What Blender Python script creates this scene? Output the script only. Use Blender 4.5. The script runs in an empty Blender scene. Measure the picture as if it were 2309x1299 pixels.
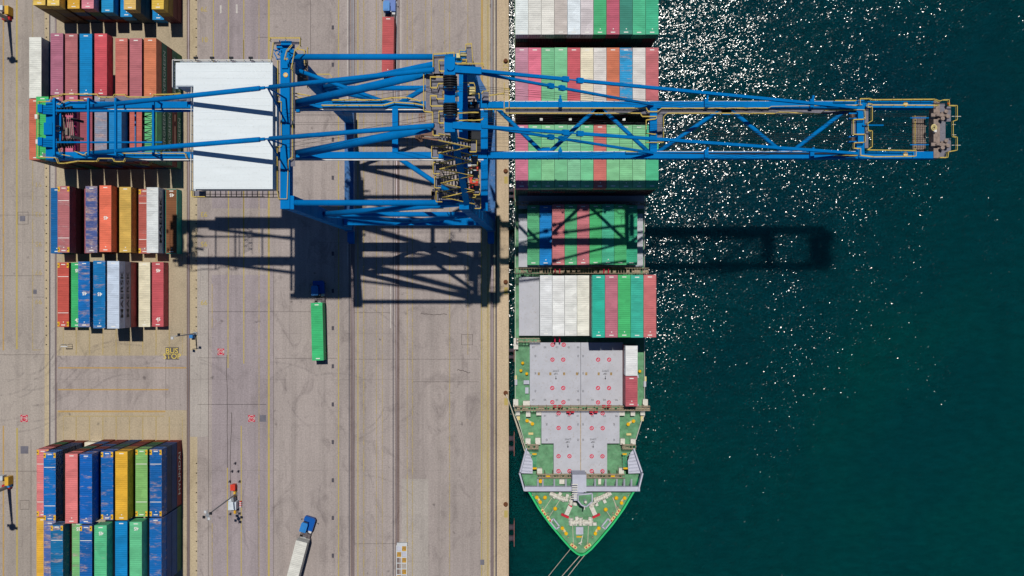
import bpy, math, random
from mathutils import Vector, Matrix
random.seed(11)
S = bpy.context.scene
# ------------------------------------------------------------------ camera, sky, sun, exposure
CAM_H, FPX, CX, CY = 200.0, 2090.0, 1154.5, 649.5        # camera height (m), focal length in photo pixels, nadir pixel
cam = bpy.data.cameras.new('camera'); cam.sensor_width = 36; cam.lens = FPX / 2309 * 36
cam.clip_start = 1; cam.clip_end = 6000
co = bpy.data.objects.new('camera', cam); co.location = (0, 0, CAM_H); S.collection.objects.link(co); S.camera = co
SUN_KX, SUN_KY = 0.025, 0.287                              # shadow run per metre of height (east, south)
to_sun = Vector((-SUN_KX, SUN_KY, 1)).normalized()
w = bpy.data.worlds.new('World'); S.world = w; w.use_nodes = True
nt = w.node_tree; nt.nodes.clear()
sky = nt.nodes.new('ShaderNodeTexSky'); sky.sky_type = 'NISHITA'; sky.sun_disc = False
sky.sun_elevation = math.asin(to_sun.z); sky.sun_rotation = math.atan2(to_sun.x, to_sun.y)
sky.air_density = 0.8; sky.dust_density = 0.0; sky.ozone_density = 10.0
bg = nt.nodes.new('ShaderNodeBackground'); bg.inputs[1].default_value = 0.06
wo = nt.nodes.new('ShaderNodeOutputWorld')
nt.links.new(sky.outputs[0], bg.inputs[0]); nt.links.new(bg.outputs[0], wo.inputs[0])
sl = bpy.data.lights.new('sun', 'SUN'); sl.energy = 5.0; sl.angle = math.radians(0.53); sl.color = (1, 0.95, 0.87)
so = bpy.data.objects.new('sun', sl); S.collection.objects.link(so); so.location = (-20, 150, 400)
so.rotation_euler = to_sun.to_track_quat('Z', 'Y').to_euler()
S.view_settings.view_transform = 'Standard'; S.view_settings.look = 'None'
S.view_settings.exposure = -0.62; S.view_settings.gamma = 1.0
S.cycles.max_bounces = 4; S.cycles.transparent_max_bounces = 6
S.cycles.sample_clamp_indirect = 4

# ------------------------------------------------------------------ helpers
C = S.collection
def P(px, py, z=0.0):                                      # photo pixel seen at height z -> world point
    k = (CAM_H - z) / FPX
    return Vector(((px - CX) * k, (CY - py) * k, z))
def lin(hx, k=1.0):
    r = [int(hx[i:i + 2], 16) / 255 for i in (0, 2, 4)]
    return tuple(k * (c / 12.92 if c <= .04045 else ((c + .055) / 1.055) ** 2.4) for c in r) + (1.0,)

def nodes(name):
    m = bpy.data.materials.new(name); m.use_nodes = True
    t = m.node_tree; b = t.nodes['Principled BSDF']; b.inputs['Specular IOR Level'].default_value = .16
    return m, t, b
def N(t, typ, **kw):
    n = t.nodes.new(typ)
    for k, v in kw.items():
        if k in n.inputs: n.inputs[k].default_value = v
        else: setattr(n, k, v)
    return n
def mixc(t, fac, a, b, mode='MIX'):
    n = t.nodes.new('ShaderNodeMix'); n.data_type = 'RGBA'; n.blend_type = mode
    for sock, v in ((n.inputs[0], fac), (n.inputs[6], a), (n.inputs[7], b)):
        if hasattr(v, 'is_linked') or hasattr(v, 'links'): t.links.new(v, sock)
        else: sock.default_value = v
    return n.outputs[2]
def ramp(t, src, stops):
    n = t.nodes.new('ShaderNodeValToRGB'); e = n.color_ramp.elements
    while len(e) < len(stops): e.new(0.5)
    for el, (p, c) in zip(e, stops):
        el.position = p; el.color = c if len(c) == 4 else (*c, 1)
    t.links.new(src, n.inputs[0]); return n.outputs[0]
def g(v): return (v, v, v, 1)
def noise(t, scale, vec=None, detail=3, rough=.55, stretch=None, dist=0):
    n = N(t, 'ShaderNodeTexNoise'); n.inputs['Scale'].default_value = scale; n.inputs['Detail'].default_value = detail
    n.inputs['Roughness'].default_value = rough; n.inputs['Distortion'].default_value = dist
    if vec is not None:
        if stretch:
            mp = N(t, 'ShaderNodeMapping'); mp.inputs['Scale'].default_value = stretch
            t.links.new(vec, mp.inputs[0]); vec = mp.outputs[0]
        t.links.new(vec, n.inputs['Vector'])
    return n
def pos(t): return N(t, 'ShaderNodeNewGeometry').outputs['Position']
MATS = {}
def mat(name, hx, rough=.6, metal=0, var=.18, scale=.8, k=1.0, stretch=None, grime=None):
    m, t, b = nodes(name); p = pos(t); c = lin(hx, k)
    n = noise(t, scale, p, 4, .6, stretch)
    d = tuple(x * (1 - var) for x in c[:3]) + (1,); l = tuple(min(1, x * (1 + var * .7)) for x in c[:3]) + (1,)
    col = ramp(t, n.outputs[0], [(.3, d), (.7, l)])
    if grime:
        n2 = noise(t, 2.6, p, 5, .7); f = ramp(t, n2.outputs[0], [(.56, g(0)), (.7, g(.75))])
        col = mixc(t, f, col, lin(grime))
    t.links.new(col, b.inputs['Base Color']); b.inputs['Roughness'].default_value = rough; b.inputs['Metallic'].default_value = metal
    MATS[name] = m; return m

class MB:                                                   # collects shapes, builds ONE mesh object
    def __init__(s): s.v = []; s.f = []; s.m = []; s.cur = 0
    def add(s, vs, fs):
        o = len(s.v); s.v += [tuple(x) for x in vs]
        s.f += [tuple(i + o for i in f) for f in fs]; s.m += [s.cur] * len(fs)
    def box(s, x0, x1, y0, y1, z0, z1):
        s.add([(x0, y0, z0), (x1, y0, z0), (x1, y1, z0), (x0, y1, z0), (x0, y0, z1), (x1, y0, z1), (x1, y1, z1), (x0, y1, z1)],
              [(3, 2, 1, 0), (4, 5, 6, 7), (0, 1, 5, 4), (1, 2, 6, 5), (2, 3, 7, 6), (3, 0, 4, 7)])
    def beam(s, a, b, w, h):                                # rectangular bar, w sideways, h upright
        a = Vector(a); b = Vector(b); d = (b - a).normalized()
        up = Vector((0, 0, 1)) if abs(d.z) < .98 else Vector((0, 1, 0))
        sx = d.cross(up).normalized() * (w / 2); sy = sx.cross(d).normalized() * (h / 2)
        vs = [p + i * sx + j * sy for p in (a, b) for i, j in ((-1, -1), (1, -1), (1, 1), (-1, 1))]
        s.add(vs, [(3, 2, 1, 0), (4, 5, 6, 7), (0, 1, 5, 4), (1, 2, 6, 5), (2, 3, 7, 6), (3, 0, 4, 7)])
    def tube(s, a, b, r, n=10, r2=None):
        a = Vector(a); b = Vector(b); d = (b - a).normalized(); r2 = r if r2 is None else r2
        u = d.orthogonal().normalized(); v = d.cross(u)
        vs = []
        for p, q in ((a, r), (b, r2)):
            vs += [p + q * (math.cos(2 * math.pi * i / n) * u + math.sin(2 * math.pi * i / n) * v) for i in range(n)]
        fs = [(i, (i + 1) % n, n + (i + 1) % n, n + i) for i in range(n)] + [tuple(range(n))[::-1], tuple(range(n, 2 * n))]
        s.add(vs, fs)
    def path(s, pts, r, n=6):
        for a, b in zip(pts, pts[1:]): s.tube(a, b, r, n)
    def disc(s, c, axis, r, th, n=20, hole=0):
        a = Vector(axis).normalized(); c = Vector(c)
        if hole:
            u = a.orthogonal().normalized(); v = a.cross(u); vs = []
            for h in (-th / 2, th / 2):
                for q in (r, hole): vs += [c + a * h + q * (math.cos(2 * math.pi * i / n) * u + math.sin(2 * math.pi * i / n) * v) for i in range(n)]
            fs = []
            for i in range(n):
                j = (i + 1) % n
                fs += [(i, j, n + j, n + i)[::-1], (2 * n + i, 2 * n + j, 3 * n + j, 3 * n + i), (i, j, 2 * n + j, 2 * n + i), (n + i, n + j, 3 * n + j, 3 * n + i)[::-1]]
            s.add(vs, fs)
        else: s.tube(c - a * th / 2, c + a * th / 2, r, n)
    def prism(s, pts, z0, z1):                              # outline (x, y) raised from z0 to z1
        n = len(pts)
        if sum(pts[i][0] * pts[(i + 1) % n][1] - pts[(i + 1) % n][0] * pts[i][1] for i in range(n)) < 0: pts = pts[::-1]
        s.add([(p[0], p[1], z0) for p in pts] + [(p[0], p[1], z1) for p in pts],
              [tuple(range(n))[::-1], tuple(range(n, 2 * n))] + [(i, (i + 1) % n, n + (i + 1) % n, n + i) for i in range(n)])
    def quad(s, x0, x1, y0, y1, z): s.add([(x0, y0, z), (x1, y0, z), (x1, y1, z), (x0, y1, z)], [(0, 1, 2, 3)])
    def sphere(s, c, r, n=12, m=8, zs=1.0):
        c = Vector(c); vs = []; fs = []
        for i in range(m + 1):
            t = math.pi * i / m
            vs += [c + Vector((r * math.sin(t) * math.cos(2 * math.pi * j / n), r * math.sin(t) * math.sin(2 * math.pi * j / n), r * zs * math.cos(t))) for j in range(n)]
        for i in range(m):
            for j in range(n): fs.append((i * n + j, (i + 1) * n + j, (i + 1) * n + (j + 1) % n, i * n + (j + 1) % n))
        s.add(vs, fs)
    def rail(s, pts, h=1.1, r=.055, step=1.8):              # guard rail: two runs and posts
        pts = [Vector(p) for p in pts]
        for k in (1.0, .55): s.path([p + Vector((0, 0, h * k)) for p in pts], r, 5)
        for a, b in zip(pts, pts[1:]):
            n = max(1, int((b - a).length / step))
            for i in range(n + 1): q = a.lerp(b, i / n); s.tube(q, q + Vector((0, 0, h)), r * .8, 4)
    def mesh(s, name, mats, off=(0, 0, 0), smooth=False):
        me = bpy.data.meshes.new(name); o = Vector(off)
        me.from_pydata([tuple(Vector(v) - o) for v in s.v], [], s.f)
        for m in (mats if isinstance(mats, (list, tuple)) else [mats]): me.materials.append(m)
        me.polygons.foreach_set('material_index', s.m)
        if smooth: me.polygons.foreach_set('use_smooth', [True] * len(s.f))
        me.update(); return me
    def build(s, name, mats, parent=None, smooth=False):    # shapes given in world space
        o = bpy.data.objects.new(name, s.mesh(name, mats, org(parent) if parent else (0, 0, 0), smooth))
        C.objects.link(o); o.parent = parent; return o
def org(o):
    v = Vector((0, 0, 0))
    while o: v += o.location; o = o.parent
    return v
def tag(o, label=None, cat=None, group=None, kind=None):
    if label: o['label'] = label
    if cat: o['category'] = cat
    if group: o['group'] = group
    if kind: o['kind'] = kind
    return o
def empty(name, loc, label, cat, group=None, rz=0):
    o = bpy.data.objects.new(name, None); o.empty_display_size = .5; C.objects.link(o); o.location = loc; o.rotation_euler.z = rz
    return tag(o, label, cat, group)
def link(name, me, parent=None, loc=(0, 0, 0), col=None):
    o = bpy.data.objects.new(name, me); C.objects.link(o); o.parent = parent; o.location = loc
    if col: o.color = col
    return o
def struct(o): return tag(o, kind='structure')
def text_mesh(txt, size, m, sx=1.0, bold=0):
    cu = bpy.data.curves.new('letters', 'FONT'); cu.body = txt; cu.size = size; cu.align_x = 'CENTER'; cu.align_y = 'CENTER'
    cu.offset = bold; cu.resolution_u = 3
    ob = bpy.data.objects.new('letters', cu); C.objects.link(ob)
    bpy.context.view_layer.update()
    me = bpy.data.meshes.new_from_object(ob.evaluated_get(bpy.context.evaluated_depsgraph_get()))
    bpy.data.objects.remove(ob); me.transform(Matrix.Diagonal((sx, 1, 1, 1)))
    me.materials.clear(); me.materials.append(m); return me
# ------------------------------------------------------------------ ground, quay, water
def concrete(name, hx, streak=.5, joints=True, blot=.5, stain='6b6262'):
    m, t, b = nodes(name); p = pos(t); c = lin(hx)
    big = noise(t, .045, p, 5, .6); col = ramp(t, big.outputs[0], [(.3, tuple(x * .84 for x in c[:3])), (.5, c), (.72, tuple(x * 1.12 for x in c[:3]))])
    st = noise(t, 1, p, 3, .6, (.55, .018, 1)); f = ramp(t, st.outputs[0], [(.4, g(0)), (.68, g(streak))])
    col = mixc(t, f, col, tuple(x * .7 for x in c[:3]) + (1,))
    st2 = noise(t, 1, p, 4, .7, (1.7, .05, 1)); f = ramp(t, st2.outputs[0], [(.52, g(0)), (.75, g(streak * .6))])
    col = mixc(t, f, col, tuple(min(1, x * 1.2) for x in c[:3]) + (1,))
    sw = noise(t, .22, p, 6, .72, (1, .55, 1), 1.6); f = ramp(t, sw.outputs[0], [(.52, g(0)), (.72, g(blot))])
    col = mixc(t, f, col, lin(stain))
    fine = noise(t, 3.2, p, 3, .7); f = ramp(t, fine.outputs[0], [(.3, g(.8)), (.7, g(1.14))])
    col = mixc(t, 1.0, col, f, 'MULTIPLY')
    spots = noise(t, .5, p, 2, .5); f = ramp(t, spots.outputs[0], [(.70, g(0)), (.78, g(.55))])
    col = mixc(t, f, col, lin('4a4444'))
    if joints:
        br = N(t, 'ShaderNodeTexBrick'); br.offset = 0; br.inputs['Scale'].default_value = 1
        br.inputs['Brick Width'].default_value = 9.6; br.inputs['Row Height'].default_value = 9.85
        br.inputs['Mortar Size'].default_value = .055; br.inputs['Mortar Smooth'].default_value = .3
        br.inputs['Color1'].default_value = g(0); br.inputs['Color2'].default_value = g(.12); br.inputs['Mortar'].default_value = g(1)
        t.links.new(p, br.inputs['Vector'])
        br2 = noise(t, .12, p, 2); k = ramp(t, br2.outputs[0], [(.38, g(0)), (.62, g(.32))])
        f = mixc(t, 1.0, br.outputs['Color'], k, 'MULTIPLY')
        col = mixc(t, f, col, lin('5a5254'))
    t.links.new(col, b.inputs['Base Color']); b.inputs['Roughness'].default_value = .85
    bp = N(t, 'ShaderNodeBump'); bp.inputs['Strength'].default_value = .25; bp.inputs['Distance'].default_value = .02
    t.links.new(fine.outputs[0], bp.inputs['Height']); t.links.new(bp.outputs[0], b.inputs['Normal'])
    MATS[name] = m; return m
def paint(name, hx, wear=.5, scale=2.2, k=1.0, top=1.0):
    m, t, b = nodes(name); p = pos(t)
    n = noise(t, scale, p, 5, .75, (1, .35, 1)); f = ramp(t, n.outputs[0], [(wear - .12, g(0)), (wear + .14, g(top))])
    tr = N(t, 'ShaderNodeBsdfTransparent'); mx = N(t, 'ShaderNodeMixShader')
    b.inputs['Base Color'].default_value = lin(hx, k); b.inputs['Roughness'].default_value = .8
    out = t.nodes['Material Output']; t.links.new(f, mx.inputs[0]); t.links.new(tr.outputs[0], mx.inputs[1]); t.links.new(b.outputs[0], mx.inputs[2])
    t.links.new(mx.outputs[0], out.inputs[0]); MATS[name] = m; return m
apron = concrete('apron concrete', 'a99f9b', .62)
stack_c = concrete('stacking yard concrete', 'b2a48c', .3, blot=.5, stain='8a7f6c')
lane_c = concrete('pale lane concrete', 'a9a098', .5, blot=.35)
lilac_c = concrete('darker lilac asphalt', 'a09699', .6, True, .35)
pale_c = concrete('light concrete patch', 'aea7a1', .25, blot=.25)
tan_c = concrete('tan runway concrete', 'bbac90', .3, False, .35, '8a7a60')
cope_c = concrete('quay edge concrete', 'c6b298', .45, False, .3, '8f7d60')
rust_c = concrete('stained rail groove', '82726d', .8, False, .5, '4a3836')
drain_c = concrete('dark drain slot', '5a5760', .6, False, .4, '2c2a30')
yellow_p = paint('worn yellow road paint', 'c8b468', .32, top=.7)
faint_p = paint('faded yellow road paint', 'c4b078', .44, top=.7)
ochre_p = paint('ochre road paint', 'c6a263', .34, top=.75)
sign_p = paint('bright yellow lettering', 'd2bb5c', .22, top=1.0)
white_p = paint('worn white road paint', 'd2cec8', .36, top=.85)
red_p = paint('worn red sign paint', 'c62a48', .34)
mat('rail steel', '8d8790', .35, .6, .3, 2, stretch=(1, .05, 1))
mat('rail steel sun glint', 'a9b0ba', .5, 0, .2, 2, stretch=(1, .05, 1))  # same rail steel, paler: the sun's reflection is put into its colour

XE = P(1147, 0).x
def strip(mb, x0, x1, y0=-500, y1=1800, z=.004):           # photo-pixel rectangle on the ground
    a = P(x0, y1); b = P(x1, y0); mb.quad(a.x, b.x, a.y, b.y, z)
m = MB(); m.box(-900, XE - 2.55, -900, 900, -14, 0); struct(m.build('ground', apron))
m = MB(); m.box(XE - 2.55, XE, -900, 900, -14, 0.02); struct(m.build('quay_wall', cope_c))
LAY = [0.0]
def sheet(name, m_, rects, z=.004):
    LAY[0] += .0005; z += LAY[0]
    mb = MB()
    for r in rects: strip(mb, *r, z=z)
    return struct(mb.build(name, m_))
sheet('pavement', lane_c, [(-700, 100.2)])
sheet('runway_strip', tan_c, [(100.4, 110.8), (428.5, 445, -500, 790), (428.5, 445, 985, 1800)])
sheet('stacking_ground', stack_c, [(128, 421, -500, 802), (128, 421, 925, 1800)])
sheet('crossing_road', apron, [(128, 421, 802.2, 924.8)])
sheet('pale_pavement', pale_c, [(113.8, 123.6), (445.2, 469, 560, 985), (428.5, 445, 790.2, 984.8), (906, 966, 1080, 1800)])
sheet('dark_pavement', lilac_c, [(478, 604, 620, 1800), (606, 616, 600, 1800), (478, 604, -500, 470)])
sheet('quayside_strip', tan_c, [(1088, 1105), (1113.8, 1117)])
sheet('drain', drain_c, [(111, 113.6), (1117.2, 1121), (786.5, 788.4), (885.5, 887.5)])
sheet('rail_groove', rust_c, [(123.8, 127.8), (421.2, 428.3), (790.4, 799.6), (891.6, 900.6), (1106.4, 1113)])
sheet('crane_rail', MATS['rail steel sun glint'], [(793, 794.2, -500, 300), (796, 797.2, -500, 300), (893.8, 895.2, -500, 300), (897, 898, -500, 300), (1108.4, 1109.8, -500, 240), (1120.6, 1121.6, -500, 240)], .012)  # northern rail lengths, drawn with the painted reflection
sheet('crane_rail', MATS['rail steel'], [(793.4, 794.3, 300.5), (796.4, 797.3, 300.5), (894, 895, 300.5), (1108.8, 1110.2, 240.5), (424.2, 425.4), (125.2, 126.2)], .012)
sheet('lane_marking', yellow_p, [(36, 40, -500, 788), (36.5, 40.5, 965), (514, 516.5, -500, 640), (548.5, 551, -500, 820), (542.8, 545.2, 960), (604, 608.2, -500), (480, 482.4, -500, 180),
    (762.2, 764.6), (806, 808.2), (1084.6, 1086.8, -500), (548, 550, 90, 520), (513, 515.4, 640, 830), (511.5, 514, 1055, 1800)], .008)
sheet('lane_marking', ochre_p, [(6, 9.4, -500, 790), (6, 9.4, 960), (1086, 1089, -500, 230), (131, 420, 828, 831), (131, 380, 877, 880), (131, 373, 926, 929.6)], .008)
sheet('lane_marking', faint_p, [(72.6, 75, -500, 788), (72.6, 92, 788.2, 790.2), (583, 585), (819, 821.4), (848, 850), (861.4, 863), (917, 919.4), (929, 931), (959, 961, -500, 330), (971.6, 973.4, -500, 500),
    (1002, 1003.6, -500, 140), (1013, 1015), (1054, 1056, -500, 800), (1098, 1102), (477.5, 479.5, 640, 740), (477.5, 479.5, 1180, 1800), (143, 370, 937.5, 939.4), (530, 532, 1300, 1500)], .008)
sheet('lane_marking', white_p, [(783, 784.4, -500, 600), (903.4, 904.8, -500, 600), (880, 881.6, 640, 740), (1115.2, 1116.4, -500, 300), (496, 499.6, 12, 30), (532, 535.8, 10, 30)], .008)
sheet('stack_slot_marking', faint_p, [(a + 30 * i, a + 30 * i + 1.4, y0, y1) for i in range(9) for a in (142, 170.5) for y0, y1 in ((742, 800), (940, 992), (571, 590))], .008)
# dark anchor marks along the runway strip
m = MB()
for y in range(-20, 780, 21):
    for x, a in ((104.6, 0), (442.5, 1)):
        q = P(x, y + random.uniform(-1, 1)); m.box(q.x - .13, q.x + .13, q.y - .1, q.y + .12, .004, .05)
for y in range(1045, 1310, 22):
    q = P(443, y); m.box(q.x - .13, q.x + .13, q.y - .1, q.y + .12, .004, .05)
struct(m.build('anchor_marks', mat('anchor black', '2c2622', .8)))
def ground_text(txt, px, py, size, m_, rot=math.pi, z=.034, name='ground_lettering', bold=.01):
    o = bpy.data.objects.new(name, text_mesh(txt, size, m_, bold=bold)); C.objects.link(o)
    o.location = P(px, py); o.location.z = z; o.rotation_euler.z = rot; return struct(o)
for t_, x, y in (('79', 460, 20), ('81', 461, 89), ('93', 460, 483), ('95', 460, 550), ('99', 460, 682), ('91', 86, 416), ('93', 87, 483), ('95', 87, 550), ('97', 87, 614), ('99', 87, 680)):
    ground_text(t_, x, y, 1.5, yellow_p if x > 400 else faint_p, bold=.02)
ground_text('322', 1141, 148, 1.7, yellow_p, math.pi / 2)
m = MB(); strip(m, 373, 403.5, 783, 811, .028); struct(m.build('bus_stop_marking', mat('dark painted patch', '66605c', .85)))
ground_text('BUS', 387.5, 791.5, 1.6, sign_p, 0, .034, bold=.012); ground_text('STOP', 388, 804, 1.6, sign_p, 0, .034, bold=.012)
for x, y, s_ in ((54.5, 943.5, 8), (567.5, 943.5, 7.6), (498, 793.5, 7.4)):
    m = MB(); c = P(x, y); r = s_ / 10.45
    m.quad(c.x - r, c.x + r, c.y - r, c.y + r, .028); m.cur = 1
    m.disc((c.x, c.y, .032), (0, 0, 1), r * .94, .008, 24, r * .78)
    struct(m.build('painted_warning_sign', [red_p, white_p]))
    ground_text('STOP', x, y, .62, white_p, 0, .036, 'sign_lettering', .02)
for rects, mm, nm in (([(45, 57, 487, 499), (73, 83, 653, 663), (46.5, 64, 1006, 1023), (585, 600, 936, 951), (1083, 1092, 1262, 1274)], mat('blue grey patch', '6f6e78', .8), 'pavement_patch'),):
    sheet(nm, mm, rects, .006)
m = MB(); dk = mat('dark joint', '57504e', .9)
for x0, x1, y0, y1 in ((45, 66, 1128, 1149), (1040, 1066, 754, 778), (40, 64, 478, 506)):
    for r in ((x0, x0 + .8, y0, y1), (x1 - .8, x1, y0, y1), (x0, x1, y0, y0 + .8), (x0, x1, y1 - .8, y1)): strip(m, *r, z=.008)
for y, x0, x1 in ((84, 580, 680), (703, 470, 700), (807, 445, 515), (808, 620, 760), (912, 445, 600), (485, 0, 100), (622, 0, 100), (670, 60, 100), (800, 0, 110), (1063, 1, 100), (810, 780, 1080), (1226, 800, 900), (861, 930, 1080), (705, 800, 880)):
    strip(m, x0, x1, y - .35, y + .35, .007)
for x, y0, y1 in ((617, 600, 1300), (470, 560, 1300), (70, 990, 1300), (582, 1120, 1300), (374, 800, 925), (700, 0, 130)): strip(m, x - .4, x + .4, y0, y1, .0075)
struct(m.build('slab_joints', dk))
# long cracks and tyre scuffs, as thin painted-on wear
m = MB()
def crack(pts, wd):
    for a, b in zip(pts, pts[1:]):
        A = P(*a); B = P(*b); d = (B - A).normalized(); n_ = Vector((-d.y, d.x, 0)) * wd / 2; z = Vector((0, 0, .009))
        m.add([A - n_ + z, B - n_ + z, B + n_ + z, A + n_ + z], [(0, 1, 2, 3)])
for sx, sy, ln, st in ((512, 800, 300, 1), (522, 930, 200, 1), (1030, 835, 30, 0), (948, 708, 60, 0)):
    x, y = sx, sy; pts = [(x, y)]
    for i in range(14):
        if st: x += random.uniform(-1.2, 1.2); y += ln / 14
        else: x += ln / 14; y += random.uniform(-1.5, 2)
        pts.append((x, y))
    crack(pts, .12)
struct(m.build('surface_cracks', dk))
m = MB()
for i in range(46):                                         # curved tyre scuffs
    if i < 18: cx, cy, R, a0 = random.uniform(0, 90), random.uniform(700, 830), random.uniform(60, 160), random.uniform(0, 1.2)
    elif i < 30: cx, cy, R, a0 = random.uniform(200, 460), random.uniform(860, 960), random.uniform(60, 170), random.uniform(3.6, 5)
    else: cx, cy, R, a0 = random.uniform(600, 820), random.uniform(780, 1250), random.uniform(60, 260), random.uniform(0, 6)
    pts = [(cx + R * math.cos(a0 + k * .09), cy + R * math.sin(a0 + k * .09)) for k in range(9)]
    crack(pts, .38)
struct(m.build('tyre_marks', paint('tyre rubber marks', '7c7577', .5, 1.2, top=.18)))

# water: turbid green body under a rippled, glossy surface
m_, t, b = nodes('harbour water'); p = pos(t)
n0 = noise(t, .009, p, 4, .6); col = ramp(t, n0.outputs[0], [(.35, lin('002c3a')), (.52, lin('00333b')), (.68, lin('00403d'))])
sx = N(t, 'ShaderNodeSeparateXYZ'); t.links.new(p, sx.inputs[0]); df = N(t, 'ShaderNodeMath', operation='SUBTRACT'); t.links.new(sx.outputs[0], df.inputs[0]); t.links.new(sx.outputs[1], df.inputs[1])
mr = N(t, 'ShaderNodeMapRange'); mr.inputs[1].default_value = 40; mr.inputs[2].default_value = 170; mr.inputs[3].default_value = 0; mr.inputs[4].default_value = .38; t.links.new(df.outputs[0], mr.inputs[0])
col = mixc(t, mr.outputs[0], col, lin('004b44'))            # silt stirred up away from the berth
n1 = noise(t, .55, p, 4, .65, (.6, 1.5, 1)); col = mixc(t, 1.0, col, ramp(t, n1.outputs[0], [(.3, g(.8)), (.7, g(1.18))]), 'MULTIPLY')  # light and dark of the ripples painted into the water colour
t.links.new(col, b.inputs['Base Color']); b.inputs['Subsurface Weight'].default_value = 1.0; b.inputs['Subsurface Radius'].default_value = (3.0, 4.4, 4.6); b.inputs['Subsurface Scale'].default_value = 8.0; b.inputs['Roughness'].default_value = .125; b.inputs['IOR'].default_value = 1.33; b.inputs['Specular IOR Level'].default_value = .5
def slope(n, k):
    s_ = N(t, 'ShaderNodeVectorMath', operation='SUBTRACT'); t.links.new(n.outputs['Color'], s_.inputs[0]); s_.inputs[1].default_value = (.5, .5, .5)
    q = N(t, 'ShaderNodeVectorMath', operation='SCALE'); t.links.new(s_.outputs[0], q.inputs[0])
    if hasattr(k, 'links'): t.links.new(k, q.inputs['Scale'])
    else: q.inputs['Scale'].default_value = k
    return q.outputs[0]
patch = noise(t, .035, p, 3, .6, (1.3, .8, 1)); pk = ramp(t, patch.outputs[0], [(.38, g(.62)), (.62, g(1.0))])
rt = N(t, 'ShaderNodeMapping'); rt.inputs['Rotation'].default_value = (0, 0, math.radians(-28)); t.links.new(p, rt.inputs[0])
sa = slope(noise(t, 2.7, rt.outputs[0], 2, .6, (.72, 1.2, 1)), pk)
sb = slope(noise(t, .42, rt.outputs[0], 2, .6, (.7, 1.5, 1)), .23)
ad = N(t, 'ShaderNodeVectorMath', operation='ADD'); t.links.new(sa, ad.inputs[0]); t.links.new(sb, ad.inputs[1])
sep = N(t, 'ShaderNodeVectorMath', operation='MULTIPLY'); t.links.new(ad.outputs[0], sep.inputs[0]); sep.inputs[1].default_value = (1, 1, 0)
ad2 = N(t, 'ShaderNodeVectorMath', operation='ADD'); t.links.new(sep.outputs[0], ad2.inputs[0]); ad2.inputs[1].default_value = (0, 0, 1)
nm = N(t, 'ShaderNodeVectorMath', operation='NORMALIZE'); t.links.new(ad2.outputs[0], nm.inputs[0]); t.links.new(nm.outputs[0], b.inputs['Normal'])
ZW = -3.2
m = MB(); m.quad(XE, 2600, -1800, 1800, ZW); struct(m.build('water', m_))
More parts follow.
